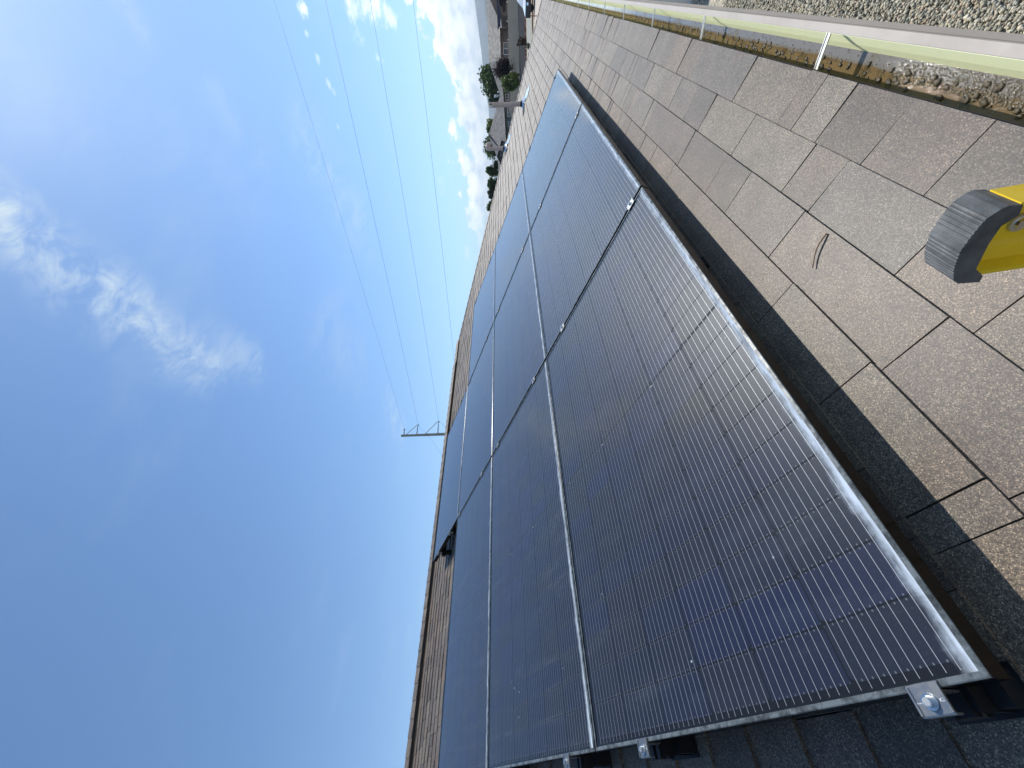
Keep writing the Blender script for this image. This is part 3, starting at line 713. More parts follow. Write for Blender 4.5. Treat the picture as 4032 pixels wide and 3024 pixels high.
# mounts, rails and clamps
rail_s = [.084, .806, 1.24, 1.95, 2.36, 3.06, 3.45, 3.94]
for i, s in enumerate(rail_s):
    xa, xb = (-.030, 5.36) if s < 3.2 else (1.74, 3.58)
    rl = MB(); rl.prism([(-.019, 0), (.019, 0), (.019, .018), (.015, .022), (.019, .026), (.019, .042), (.006, .042), (.006, .036), (-.006, .036), (-.006, .042), (-.019, .042), (-.019, .026), (-.015, .022), (-.019, .018)],
                        xa, xb, lambda t, a, b, s=s: roofpt(t, s+a, .137-FD-.0425+b))
    ro = rl.build('mounting_rail', M['darksteel'])
    rows = ['lowest', 'second from the bottom', 'third from the bottom', 'fourth from the bottom', 'fifth from the bottom', 'sixth from the bottom', 'lower of the two under the lone top panel', 'upper of the two under the lone top panel']
    tag(ro, f'black mounting rail under the solar panels, {rows[i]}', 'rail', 'mounting rails between panels and roof')
    x = xa+.03
    while x < xb:
        ft = MB(); ft.box(-.03, .03, -.055, .055, .0, .006); ft.box(-.025, .025, -.027, -.0195, .004, .085); ft.box(-.022, .022, -.05, -.028, .004, .05)
        f_ = ft.build('mount_foot', M['darksteel'], ro, mw=ROOF @ Matrix.Translation((x, s, .008)))
        x += 1.22
def clamp(x, s, end, lab, detail=True):
    c = tag(empty('end_clamp' if end else 'mid_clamp', mw=ROOF @ Matrix.Translation((x, s, HP))), lab, 'clamp', 'panel clamps holding the solar panel edges')
    p = MB()
    if end:
        sgn = 1 if end < 0 else -1
        # plate with raised side ribs, lip over the frame and a down-turned outer leg
        p.prism([(.008, .0008), (.008, .003), (-.0265, .003), (-.0285, .001), (-.0285, -.012), (-.0262, -.012), (-.0262, .0006)], -.0215, .0215, lambda t, a, b: (sgn*a, t, b))
        for e in (-1, 1):
            p.prism([(.006, .003), (-.026, .003), (-.026, .0048), (.006, .0048)], e*.0215, e*.0185, lambda t, a, b: (sgn*a, t, b))
        p.box(*sorted((sgn*-.001, sgn*-.0035)), -.019, .019, -FD, .0005)
        bx = sgn*-.0125
    else:
        p.box(-.018, .018, -.0215, .0215, .0006, .0036)
        for e in (-1, 1): p.box(-.018, .018, e*.0215-.0012, e*.0215+.0012, .0036, .005)
        p.box(-.0075, -.005, -.018, .018, -FD, .0006); p.box(.005, .0075, -.018, .018, -FD, .0006)
        bx = 0
    p.build('clamp_plate', M['clamp'], c)
    b = MB(); b.tube([(bx, 0, .0036), (bx, 0, .0052)], .0098, 20); b.tube([(bx, 0, .0052), (bx, 0, .0125)], [.0068, .0064], 6 if not end else 16)
    bo = b.build('bolt', M['bolt'], c)
    if detail:
        bb = MB(); bb.tube([(bx, 0, .0119), (bx, 0, .0127)], .0048, 16); bb.build('bolt_recess', M['steel'], bo)
        for txt, ya, sz in (('27mm', .0158, .0034), ('K2', -.0155, .0056)):
            cu = bpy.data.curves.new('stamping', 'FONT'); cu.body = txt; cu.size = sz; cu.extrude = .0002; cu.align_x = 'CENTER'; cu.align_y = 'CENTER'; cu.materials.append(M['ribbon'])
            dg = bpy.context.evaluated_depsgraph_get(); tmp = bpy.data.objects.new('stamping', cu); COL.objects.link(tmp); dg.update()
            me = bpy.data.meshes.new_from_object(tmp.evaluated_get(dg)); bpy.data.objects.remove(tmp)
            link('stamping', me, c, Matrix.Translation((bx, ya, .0033)) @ Matrix.Rotation(R(-90), 4, 'Z'))
    return c
clamp(0.0, .084, -1, 'large grey end clamp nearest the camera, beside the bottom corner of the nearest panel')
clamp(0.0, .793, -1, 'grey end clamp on the near edge, just before the first joint between rows')
clamp(0.0, 1.24, -1, 'small end clamp cut off at the edge of the picture, second row near edge', False)
jn = ['first', 'second']
rown = ['lowest row, lower clamp', 'lowest row, upper clamp', 'second row, lower clamp', 'second row, upper clamp', 'third row, lower clamp', 'third row, upper clamp']
for jx in (1, 2):
    for i, s in enumerate(rail_s[:6]):
        clamp(jx*A_-.010, s, 0, f'mid clamp on the {jn[jx-1]} joint from the camera, {rown[i]}', False)
for i, s in enumerate(rail_s[:6]):
    clamp(2*A_+MW, s, 1, f'end clamp on the far edge of the array, {rown[i]}', False)
for i, s in enumerate(rail_s[6:]):
    clamp(A_, s, -1, f'end clamp on the near side of the lone top panel, {["lower", "upper"][i]} one', False)
    clamp(A_+MW, s, 1, f'end clamp on the far side of the lone top panel, {["lower", "upper"][i]} one', False)

# twig on the shingles
tw = MB(); pts = [roofpt(kx(x_), ks(s_), n_+.0045) for x_, s_, n_ in ((.896, -.236, .0095), (.893, -.224, .012), (.888, -.209, .013), (.882, -.197, .0125), (.873, -.184, .011), (.861, -.171, .0098), (.850, -.161, .009))]
tw.tube(pts, [.0023, .0027, .0024, .0023, .0021, .002, .0015], 8)
tag(tw.build('twig', M['twig'], smooth=True), 'short bent dry twig lying on the shingles near the ladder', 'twig')

# ------------------------------------------------------------------ ladder top
lad = tag(empty('ladder', (.25, -1.1, 0)), 'yellow fibreglass ladder with ribbed black rubber end cap rising over the gutter', 'ladder')
li_ = Matrix.Translation(lad.location).inverted()
LD = Vector((0, -.145, -.9894)); LP = Vector((0, .9894, -.145))     # down the rail; across its web toward the roof
top_c = Vector((0, -.458, 3.222))
def rail_at(x0, sgn):
    def rp(t, a, xx): q = top_c+LD*t+LP*a; return Vector((xx, q.y, q.z))
    mb = MB()
    xo = x0+sgn*.031
    # web on the inner side is set back so the channel faces the ladder
    prof_ = [(-.036, x0), (-.0325, x0), (-.031, x0+sgn*.014), (-.016, x0+sgn*.017), (-.012, x0+sgn*.021), (.012, x0+sgn*.021), (.016, x0+sgn*.017), (.028, x0+sgn*.014), (.030, x0), (.034, x0), (.034, xo), (-.036, xo)]
    n = len(prof_); T0, T1 = .012, 3.27
    mb.v = [tuple(rp(T0, a, xx)) for a, xx in prof_]+[tuple(rp(T1, a, xx)) for a, xx in prof_]
    mb.f = [tuple(range(n)), tuple(range(n, 2*n))[::-1]]+[(i, n+i, n+(i+1) % n, (i+1) % n) for i in range(n)]; mb.t = [.5]*(n+2)
    r_ = mb.build('side_rail', M['yellow'], lad, mw=li_)
    # rubber cap: traced side profile with tread ribs round the nose
    side = [(-.4942, 3.2150), (-.4941, 3.2264), (-.4914, 3.2312), (-.4846, 3.2364), (-.4775, 3.238), (-.4656, 3.2381), (-.4538, 3.2374), (-.4434, 3.2336), (-.434, 3.2294), (-.4235, 3.2218), (-.4193, 3.2134), (-.42, 3.1946), (-.4268, 3.1965), (-.4346, 3.209), (-.4595, 3.2168), (-.4761, 3.2189), (-.4854, 3.211)]
    out = side[:12]; rib_ = []; rr_ = random.Random(6)
    for i in range(len(out)-1):
        a, b = Vector(out[i]), Vector(out[i+1]); d_ = b-a; nn = Vector((-d_.y, d_.x)).normalized(); n_ = max(1, round(d_.length/.0036)) if 3 <= i <= 9 else 1
        for q in range(n_):
            p0 = a+d_*(q/n_); rib_.append(tuple(p0))
            if n_ > 1 or 3 <= i <= 9:
                rib_.append(tuple(a+d_*((q+rr_.uniform(.1,.3))/n_)+nn*.0007)); rib_.append(tuple(a+d_*((q+rr_.uniform(.55,.8))/n_)+nn*.0007)); rib_.append(tuple(a+d_*((q+.86)/n_)-nn*.0001))
    rib_.append(out[-1]); poly = rib_+side[12:]
    cap = MB(); cap.prism(poly, x0-sgn*.002, x0+sgn*.035, lambda t, a, b: (t, a, b))
    sp_ = MB(); sp_.prism([(-.4930, 3.1900), (-.4934, 3.226), (-.484, 3.2345), (-.455, 3.236), (-.432, 3.227), (-.4215, 3.213), (-.423, 3.1900)], x0+sgn*.0225, x0+sgn*.0352, lambda t, a, b: (t, a, b))
    c_ = cap.build('rubber_cap', M['rubber_worn'], r_)
    sp_.build('cap_backing', M['rubber'], c_)
    rv_ = MB(); ctr = rp(0.0461, -0.0043, 0)
    rv_.tube([Vector((x0+sgn*.0212, ctr.y, ctr.z)), Vector((x0+sgn*.0185, ctr.y, ctr.z))], [.0088, .0084], 20)
    ri_ = rv_.build('rivet', M['steel'], r_)
    r2 = MB(); r2.tube([Vector((x0+sgn*.0185, ctr.y, ctr.z)), Vector((x0+sgn*.0160, ctr.y, ctr.z))], [.0050, .0040], 16); r2.build('rivet_head', M['bolt'], ri_)
    return r_
rail_at(.25, 1); rail_at(-.20, -1)
for k_ in range(9):
    q = top_c+LD*(.45+.305*k_)
    rg = MB(); rg.tube([(-.205, q.y, q.z), (.255, q.y, q.z)], .016, 12); rg.build('rung', M['steel'], lad, mw=li_)

# ------------------------------------------------------------------ things beside the wall, past the gutter
ds = empty('downspout_post', (10.45, -.36, 0)); tag(ds, 'white post standing on the pebbles beyond the gutter, beside a dark cover', 'post')
g = MB(); g.box(-.05, .05, -.12, .12, 0, 1.1); g.build('post_shaft', M['white'], ds); g = MB(); g.box(-.07, .07, -.14, .14, 0, .06); g.build('post_base', M['white'], ds)
gr = empty('covered_grill', (11.6, -.35, 0)); tag(gr, 'dark covered grill on the ground between the white post and the green shrub', 'grill')
g = MB(); g.hexa([(-.6, -.3, .1), (.6, -.3, .1), (.6, .3, .1), (-.6, .3, .1), (-.5, -.25, .75), (.5, -.25, .75), (.5, .25, .75), (-.5, .25, .75)]); g.build('grill_cover', M['dark_blue'], gr)
g = MB(); g.box(-.58, -.5, -.25, -.2, 0, .11); g.box(-.58, -.5, .2, .25, 0, .11); g.box(.5, .58, -.25, -.2, 0, .11); g.box(.5, .58, .2, .25, 0, .11); g.build('grill_foot', M['white'], gr)

# ------------------------------------------------------------------ vegetation
def plant(name, label, cat, base, H, W, D, mt, seed, nleaf=1400, trunk=True, leaf=.16, group=None, clumps=14, low=.25, spiky=0):
    rr = random.Random(seed); e = tag(empty(name, base), label, cat, group)
    cr = MB(); cen = []
    for i in range(int(clumps*1.7)):
        a = rr.uniform(0, 2*math.pi); r = rr.random()**.6; z = rr.triangular(low+.08, .95, min(.9, max(.55, low+.28)))
        wz = (1-abs((z-.5)/.62)**2.2) if z > .5 else 1-.35*(0.5-z)/.5
        cen.append((Vector((math.cos(a)*r*W/2*.78*wz, math.sin(a)*r*D/2*.78*wz, z*H)), rr.uniform(.10, .25)*min(W, H), rr.random()))
    for i in range(nleaf):
        c, r, tn = rr.choice(cen); v = Vector((rr.gauss(0, 1), rr.gauss(0, 1), rr.gauss(0, .8))).normalized()*r*(rr.random()**.4)
        p = c+v; s_ = leaf*rr.uniform(.6, 1.4); n_ = Vector((rr.gauss(0, 1), rr.gauss(0, 1), rr.gauss(0, 1)+.4)).normalized(); t_ = n_.cross(Vector((rr.gauss(0, 1), rr.gauss(0, 1), rr.gauss(0, 1)))).normalized(); b_ = n_.cross(t_)
        if spiky: t_ = (v.normalized()+UPV*.6).normalized(); b_ = t_.cross(n_).normalized()*.25; t_ = t_*spiky
        cr.cur = min(1, max(0, tn*.55+rr.random()*.45))
        cr.add([p-t_*s_, p+b_*s_*.6, p+t_*s_, p-b_*s_*.6], [(0, 1, 2, 3)])
    cr.build('crown' if trunk else 'foliage', mt, e)
    st = MB()
    if trunk:
        st.tube([(0, 0, 0), (.03*H, 0, H*.3), (0, .02*H, H*.55), (.02*H, 0, H*.8)], [H*.028, H*.022, H*.014, H*.004], 8)
        for c, r, _ in cen[:7]: st.tube([(0, 0, H*.3), c*.6+Vector((0, 0, H*.12)), c], [H*.012, H*.007, H*.002], 6)
        st.build('trunk', M['bark'], e)
    else:
        for c, r, _ in cen[:6]: st.tube([(0, 0, 0), c*.5, c], [H*.02, H*.012, H*.004], 5)
        st.build('stem', M['bark'], e)
    return e
def base_at(py, d, z=0.0):      # ground under image row py, d metres deep
    p = PW(2000, py, d); return Vector((p.x, p.y, z))
def hgt(px, py, d): return PW(px, py, d).z
def size(px, d): return px*d/F
T = 'trees behind the neighbours\' houses'
d = 112; plant('tree', 'largest dark green tree, round crown above the second roof from the right', 'tree', base_at(312, d), hgt(1892, 312, d), size(170, d), size(120, d), M['leaf'], 1, 9000, leaf=.36, group=T, clumps=38, low=.15)
d = 104; plant('tree', 'lighter yellow-green tree just right of the largest tree', 'tree', base_at(222, d), hgt(1917, 222, d), size(66, d), size(60, d), M['leaf_light'], 2, 1800, leaf=.22, group=T, clumps=12, low=.3)
d = 104; plant('tree', 'small dark green tree touching the big brown roof on its left', 'tree', base_at(205, d*1.03), hgt(1919, 205, d), size(44, d), size(60, d), M['leaf_dark'], 12, 1200, leaf=.22, group=T, clumps=9, low=.4)
d = 118; plant('tree', 'dark tree low behind the tall vent pipe', 'tree', base_at(388, d), hgt(1918, 388, d), size(60, d), size(60, d), M['leaf_dark'], 3, 1500, leaf=.25, group=T, clumps=12, low=.3)
d = 116; plant('tree', 'bright green bushy tree rising behind the dark grey hip roof', 'tree', base_at(500, d), hgt(1912, 500, d), size(80, d), size(70, d), M['leaf_light'], 4, 3000, leaf=.32, group=T, clumps=14, low=.3)
d = 112; plant('tree', 'broad green tree directly behind the short hooked vent pipe', 'tree', base_at(572, d), hgt(1906, 572, d), size(125, d), size(90, d), M['leaf'], 5, 5200, leaf=.32, group=T, clumps=20, low=.25)
specs = [(648, 1946, 42, 'leaf_dark', 'small dark tree beside the dark-framed gable'), (672, 1919, 50, 'leaf', 'open tree with bare forked branches against the clouds'), (725, 1920, 52, 'leaf', 'thin tree left of the forked one over the hip line'),
         (762, 1921, 46, 'leaf_dark', 'dark tree top between two thinner ones above the hip'), (812, 1920, 52, 'leaf', 'second last green tree top along the hip line'), (850, 1926, 40, 'leaf_light', 'last small tree top before the open sky')]
for i, (py, px, wpx, mt_, lab) in enumerate(specs):
    d = 95; plant('tree', lab, 'tree', base_at(py, d), hgt(px-4, py, d), size(wpx*1.15, d), size(wpx, d), M[mt_], 20+i, 1500, leaf=.25, group=T, clumps=10, low=.62)
d = 86; plant('smoke_bush', 'dark plum spiky bush behind the tan wall, right of the big tree', 'bush', base_at(268, d), hgt(1948, 268, d), size(96, d), size(60, d), M['leaf_plum'], 7, 4200, False, leaf=.4, clumps=26, low=.1, spiky=1.0)
d = 84; plant('tree', 'dark leafy tree cut off by the right edge of the upright picture', 'tree', base_at(-30, d), hgt(1930, 0, d), size(84, d), size(60, d), M['leaf_plum'], 8, 2200, leaf=.25, group=T, clumps=14, low=.35)
d = 64; plant('young_tree', 'bright green young tree in front of the tan wall', 'tree', base_at(322, d), hgt(1980, 322, d), size(92, d), size(60, d), M['leaf_light'], 9, 4200, leaf=.19, clumps=20, low=.28)
d = 59; plant('shrub', 'brownish sparse shrub in the wall\'s shade by the kerb', 'shrub', base_at(168, d), hgt(2035, 168, d), size(66, d), size(30, d), M['leaf_brown'], 10, 1500, False, leaf=.13, clumps=14, low=.05)
d = 49; plant('shrub', 'small rounded sage shrub on the gravel verge', 'shrub', base_at(184, d), hgt(2073, 184, d), size(28, d), size(20, d), M['leaf_sage'], 13, 900, False, leaf=.06, clumps=10, low=.05)
plant('shrub', 'leafy green shrub beyond the gutter at the far house corner', 'shrub', Vector((13.6, -.42, 0)), 1.0, 2.4, .8, M['leaf_light'], 14, 3000, False, leaf=.07, clumps=20, low=.05)

# ------------------------------------------------------------------ long stucco wall
def wallpt(px, py, d): return PW(px, py, d)
W0, W1 = GP(2021, -760), GP(2054, 620)
W0.z = W1.z = 0; wd = (W1-W0); WL = wd.length; wd.normalize(); wn_ = wd.cross(UPV).normalized()
fw = tag(empty('boundary_wall', W0), 'long tan stucco boundary wall with raised posts in front of the neighbour houses', 'wall')
WHt = 2.12
def onwall(t, off, z): return wd*t+wn_*off+Vector((0, 0, z))
# post positions follow the photograph
def wall_t(py):
    v = FWD + RIGHT*((1512-py)/F); v = Vector((v.x, v.y, 0)); o_ = Vector((CAM.x-W0.x, CAM.y-W0.y, 0))
    a, b, c_, d_ = v.x, -wd.x, v.y, -wd.y; det = a*d_-b*c_
    return (a*(-o_.y)-c_*(-o_.x))/det
ts = sorted(wall_t(py) for py in [-632, -560, -488, -416, -344, -272, -200, -132, -64, 7, 83, 156, 226, 292, 362, 432, 505, 580])
for a, b in zip(ts[:-1], ts[1:]):
    g = MB(); g.hexa([onwall(a+.14, -.09, 0), onwall(b-.14, -.09, 0), onwall(b-.14, .09, 0), onwall(a+.14, .09, 0), onwall(a+.14, -.09, WHt), onwall(b-.14, -.09, WHt), onwall(b-.14, .09, WHt), onwall(a+.14, .09, WHt)]); pn = g.build('wall_panel', M['stucco_wall'], fw)
for a in ts:
    g = MB(); g.hexa([onwall(a-.14, -.13, 0), onwall(a+.14, -.13, 0), onwall(a+.14, .13, 0), onwall(a-.14, .13, 0), onwall(a-.14, -.13, WHt+.03), onwall(a+.14, -.13, WHt+.03), onwall(a+.14, .13, WHt+.03), onwall(a-.14, .13, WHt+.03)]); po_ = g.build('post', M['stucco_wall'], fw)
    c_ = onwall(a, 0, WHt+.10); g = MB(); g.blob(c_, .13, 3, j=.05); g.build('post_ball', M['white'], po_)

# ------------------------------------------------------------------ neighbour houses
NF = Vector((-FWD.x, -FWD.y, 0)).normalized()    # toward the camera
HR = Vector((RIGHT.x, RIGHT.y, 0)).normalized()
def hframe(py, d): p = base_at(py, d); return p
def win(parent, org, u0, u1, z0, z1, panes=2, light=False, gm_='glass_dark'):
    g = MB()
    def q(u, f_, z): return HR*u+NF*f_+Vector((0, 0, z))
    fw_ = .11
    for a, b, c_, e in ((u0, u1, z0, z0+fw_), (u0, u1, z1-fw_, z1), (u0, u0+fw_, z0+fw_, z1-fw_), (u1-fw_, u1, z0+fw_, z1-fw_)):
        g.hexa([q(a, .0, c_), q(b, .0, c_), q(b, .10, c_), q(a, .10, c_), q(a, .0, e), q(b, .0, e), q(b, .10, e), q(a, .10, e)])
    for k_ in range(1, panes):
        m_ = u0+(u1-u0)*k_/panes; g.hexa([q(m_-.05, .0, z0+fw_), q(m_+.05, .0, z0+fw_), q(m_+.05, .09, z0+fw_), q(m_-.05, .09, z0+fw_), q(m_-.05, .0, z1-fw_), q(m_+.05, .0, z1-fw_), q(m_+.05, .09, z1-fw_), q(m_-.05, .09, z1-fw_)])
    wf = g.build('window', M['white'], parent)
    g = MB(); g.hexa([q(u0+fw_, -.02, z0+fw_), q(u1-fw_, -.02, z0+fw_), q(u1-fw_, .03, z0+fw_), q(u0+fw_, .03, z0+fw_), q(u0+fw_, -.02, z1-fw_), q(u1-fw_, -.02, z1-fw_), q(u1-fw_, .03, z1-fw_), q(u0+fw_, .03, z1-fw_)]); g.build('pane', M[gm_], wf)
# house A: the big brown house at the right
d = 92.; oA = base_at(140, d)
def ua(py): return (140-py)*d/F          # metres to the right of the house origin
def za(px): return PW(px, 140, d).z
hA = tag(empty('neighbor_house', oA), 'brown stucco house with broad weathered roof and two-pane window, rightmost behind the tan wall', 'house', 'neighbour houses behind the tan wall')
zE = za(1969); dep = 12.
def q3(u, f_, z): return HR*u+NF*f_+Vector((0, 0, z))
g = MB(); g.hexa([q3(ua(238), -dep, 0), q3(ua(-260), -dep, 0), q3(ua(-260), 0, 0), q3(ua(238), 0, 0), q3(ua(238), -dep, zE+.1), q3(ua(-260), -dep, zE+.1), q3(ua(-260), 0, zE+.1), q3(ua(238), 0, zE+.1)]); g.build('wall', M['house_dark'], hA)
zr = PW(1919, 90, d+5).z
g = MB()  # main roof: front slope with hip at the left end, light from the right
eL, eR, rL, rR = ua(247), ua(-265), ua(150)-.4, ua(-240)
A0, A1, A2, A3 = q3(eL, .8, zE), q3(eR, .8, zE), q3(eR, -dep-.8, zE), q3(eL, -dep-.8, zE); B0, B1 = q3(rL, -6, zr), q3(rR, -6, zr)
g.add([A0, A1, B1, B0, A2, A3], [(0, 1, 2, 3), (5, 0, 3), (4, 5, 3, 2), (1, 4, 2)]); g.add([p-Vector((0, 0, .18)) for p in (A0, A1, A2, A3)]+[A0, A1, A2, A3], [(0, 1, 5, 4), (1, 2, 6, 5), (2, 3, 7, 6), (3, 0, 4, 7), (3, 2, 1, 0)])
rfA = g.build('roof', M['shingle_far'], hA)
# front gable wing on the right
g = MB(); gx0, gx1 = ua(112), ua(-66); gm_x = ua(24); zg = za(1927); f0 = 3.2
g.hexa([q3(gx0+.6, 0, 0), q3(gx1, 0, 0), q3(gx1, f0-.6, 0), q3(gx0+.6, f0-.6, 0), q3(gx0+.6, 0, zE), q3(gx1, 0, zE), q3(gx1, f0-.6, zE), q3(gx0+.6, f0-.6, zE)]); g.build('gable_wing_wall', M['house_dark'], hA)
zl = za(1961)
g = MB(); g.add([q3(gx0, f0, zl-.0), q3(gm_x, f0, zg), q3(gm_x, -6, zg), q3(gx0, -6, zl), q3(gx1+.8, f0, zl), q3(gx1+.8, -6, zl), q3(gx0, f0, zl-.25), q3(gm_x, f0, zg-.25), q3(gx1+.8, f0, zl-.25)],
               [(0, 1, 2, 3), (1, 4, 5, 2), (6, 7, 1, 0), (7, 8, 4, 1)]); g.build('gable_roof', M['shingle_far'], hA)
g = MB(); g.add([q3(gx0+.3, f0-.25, zl-.2), q3(gx1+.5, f0-.25, zl-.2), q3(gm_x, f0-.25, zg-.3)], [(0, 1, 2)]); g.build('gable_face', M['house_dark'], hA)
g = MB(); g.hexa([q3(gx0-2.2, f0-.2, za(1972.5)), q3(gx1+.9, f0-.2, za(1972.5)), q3(gx1+.9, f0-.1, za(1972.5)), q3(gx0-2.2, f0-.1, za(1972.5)), q3(gx0-2.2, f0-.2, zl-.05), q3(gx1+.9, f0-.2, zl-.05), q3(gx1+.9, f0-.1, zl-.05), q3(gx0-2.2, f0-.1, zl-.05)]); g.build('fascia', M['dark_blue'], hA)  # navy colour paints the shade on the fascia band
# little porch roof plane
g = MB(); g.add([q3(ua(78), 3.4, za(1974)), q3(ua(160), 3.4, za(1978)), q3(ua(132), 1.6, za(1967.5)), q3(ua(78), 3.4, za(1974)-.12), q3(ua(160), 3.4, za(1978)-.12)], [(0, 1, 2), (3, 4, 1, 0)]); g.build('porch_roof', M['shingle_far'], hA)
win(hA, oA, ua(216)+.0, ua(168), za(2012), za(1979.5), 2)
g2 = empty('front_frame'); bpy.data.objects.remove(g2)
def winf(parent, py1, py0, pxb, pxt, panes, f_, gm_='glass_dark', wm='white'):
    g = MB(); u0, u1, z0, z1 = ua(py1), ua(py0), za(pxb), za(pxt); fw_ = .1
    for a, b, c_, e in ((u0, u1, z0, z0+fw_), (u0, u1, z1-fw_, z1), (u0, u0+fw_, z0+fw_, z1-fw_), (u1-fw_, u1, z0+fw_, z1-fw_)):
        g.hexa([q3(a, f_, c_), q3(b, f_, c_), q3(b, f_+.1, c_), q3(a, f_+.1, c_), q3(a, f_, e), q3(b, f_, e), q3(b, f_+.1, e), q3(a, f_+.1, e)])
    o_ = g.build('window', M[wm], parent)
    g = MB(); g.hexa([q3(u0+fw_, f_-.02, z0+fw_), q3(u1-fw_, f_-.02, z0+fw_), q3(u1-fw_, f_+.03, z0+fw_), q3(u0+fw_, f_+.03, z0+fw_), q3(u0+fw_, f_-.02, z1-fw_), q3(u1-fw_, f_-.02, z1-fw_), q3(u1-fw_, f_+.03, z1-fw_), q3(u0+fw_, f_+.03, z1-fw_)]); g.build('pane', M[gm_], o_)
winf(hA, 36, 8, 1997, 1980, 1, 2.6); winf(hA, 88, 54, 1996, 1981, 1, 2.6, 'black_gap', 'house_dark'); winf(hA, 112, 93, 1992, 1983, 1, .1); winf(hA, 120, 114, 1994, 1984, 1, .1, 'black_gap', 'house_dark')

# house B: dark grey hip roof
d = 90.; oB = base_at(470, d)
hB = tag(empty('neighbor_house', oB), 'grey-green house with dark grey hip roof, behind the vent pipes', 'house', 'neighbour houses behind the tan wall')
def ub(py): return (470-py)*d/F
def zb(px): return PW(px, 470, d).z
zEb = zb(1990)
g = MB(); g.hexa([q3(ub(640), -11, 0), q3(ub(312), -11, 0), q3(ub(312), 0, 0), q3(ub(640), 0, 0), q3(ub(640), -11, zEb+.05), q3(ub(312), -11, zEb+.05), q3(ub(312), 0, zEb+.05), q3(ub(640), 0, zEb+.05)]); g.build('wall', M['house_green'], hB)
zrb = PW(1923, 460, d+6).z
A0, A1, A2, A3 = q3(ub(625), .7, zEb), q3(ub(345), .7, zEb+.28), q3(ub(345)+5.4, -11.7, zEb+.28), q3(ub(625), -11.7, zEb); B0, B1 = q3(ub(476), -5.5, zrb), q3(ub(452), -6.5, zrb)
g = MB(); g.add([A0, A1, B1, B0], [(0, 1, 2, 3)]); g.add([A0, B0, A3], [(0, 1, 2)]); g.add([A3, B0, B1, A2], [(0, 1, 2, 3)]); rfB = g.build('roof', M['shingle_far_dark'], hB)
g = MB(); g.add([A1, A2, B1], [(0, 1, 2)]); g.build('sunlit_roof_end', M['shingle_far'], rfB)  # same roof in a paler material: its sunlit face painted in
g = MB(); g.bar(A0-Vector((0, 0, .09)), A1-Vector((0, 0, .09)), .14, .16); g.build('gutter', M['black_gap'], hB)
g = MB()
def winb(py1, py0, pxb, pxt, pn):
    global oB
    win(hB, oB, ub(py1), ub(py0), zb(pxb), zb(pxt), pn)
winb(461, 425, 2011, 1998, 2); winb(501, 480, 2011, 1999, 1); winb(395, 372, 2008, 1992, 2)
for i, (py, px, h) in enumerate([(362, 1961, .9), (375, 1950, 1.1), (381, 1949, .8)]):
    p = PW(px, py, 94) - oB; g = MB(); g.tube([p-UPV*h, p], .09, 8); g.blob(p, .2, i, j=.05); g.build('roof_vent', M['white'], hB)

# house C: small far gable with dark edge; house D: grey roof behind the plum bush
d = 84.; oC = base_at(640, d)
hC = tag(empty('neighbor_house', oC), 'small pale gable roof with black trim, left of the hooked vent pipe', 'house', 'neighbour houses behind the tan wall')
def uc(py): return (640-py)*d/F
def zc_(px): return PW(px, 640, d).z
g = MB(); g.hexa([q3(uc(680), -6, 0), q3(uc(560), -6, 0), q3(uc(560), 0, 0), q3(uc(680), 0, 0), q3(uc(680), -6, zc_(1990)), q3(uc(560), -6, zc_(1990)), q3(uc(560), 0, zc_(1990)), q3(uc(680), 0, zc_(1990))]); g.build('wall', M['house_dark'], hC)
g = MB(); g.add([q3(uc(655), .5, zc_(1976)), q3(uc(622), .5, zc_(1960)), q3(uc(560), .5, zc_(1980)), q3(uc(560), -7, zc_(1980)), q3(uc(622), -7, zc_(1960)), q3(uc(655), -7, zc_(1976)), q3(uc(655), .5, zc_(1990)), q3(uc(560), .5, zc_(1990))], [(0, 1, 4, 5), (1, 2, 3, 4), (6, 7, 2, 1, 0)]); g.build('roof', M['shingle_far'], hC)
g = MB(); g.bar(q3(uc(655), .6, zc_(1976)), q3(uc(622), .6, zc_(1961)), .2, .3); g.bar(q3(uc(622), .6, zc_(1961)), q3(uc(560), .6, zc_(1981)), .2, .3); g.bar(q3(uc(668), .6, zc_(1986)), q3(uc(622), .6, zc_(1973)), .2, .22); g.build('black_trim', M['black_gap'], hC)
d = 125.; oD = base_at(300, d)
hD = tag(empty('neighbor_house', oD), 'far grey roof showing between the plum bush and the big tree', 'house', 'neighbour houses behind the tan wall')
def ud(py): return (300-py)*d/F
def zd(px): return PW(px, 300, d).z
g = MB(); g.hexa([q3(ud(335), -8, 0), q3(ud(262), -8, 0), q3(ud(262), 0, 0), q3(ud(335), 0, 0), q3(ud(335), -8, zd(1975)), q3(ud(262), -8, zd(1975)), q3(ud(262), 0, zd(1975)), q3(ud(335), 0, zd(1975))]); g.build('wall', M['house_dark'], hD)
g = MB(); g.add([q3(ud(338), .5, zd(1974)), q3(ud(255), .5, zd(1974)), q3(ud(282), -4, zd(1944)), q3(ud(296), -4, zd(1944)), q3(ud(255), -8.5, zd(1974)), q3(ud(338), -8.5, zd(1974))], [(0, 1, 2, 3), (1, 4, 2), (4, 5, 3, 2), (5, 0, 3)]); g.build('roof', M['shingle_far_dark'], hD)
d = 120.; oE = base_at(158, d)
hE = tag(empty('neighbor_house', oE), 'distant roof hump just above the ridge of the big brown house', 'house', 'neighbour houses behind the tan wall')
def qe(py, px, f_): return HR*((158-py)*d/F)+NF*f_+Vector((0, 0, PW(px, 158, d).z))
g = MB(); g.hexa([qe(205, 1960, -6)*1.0, qe(120, 1960, -6), qe(120, 1960, 0), qe(205, 1960, 0), qe(205, 1940, -6), qe(120, 1940, -6), qe(120, 1940, 0), qe(205, 1940, 0)])
for i_ in range(4): v_ = g.v[i_]; g.v[i_] = (v_[0], v_[1], 0)
g.build('wall', M['house_dark'], hE)
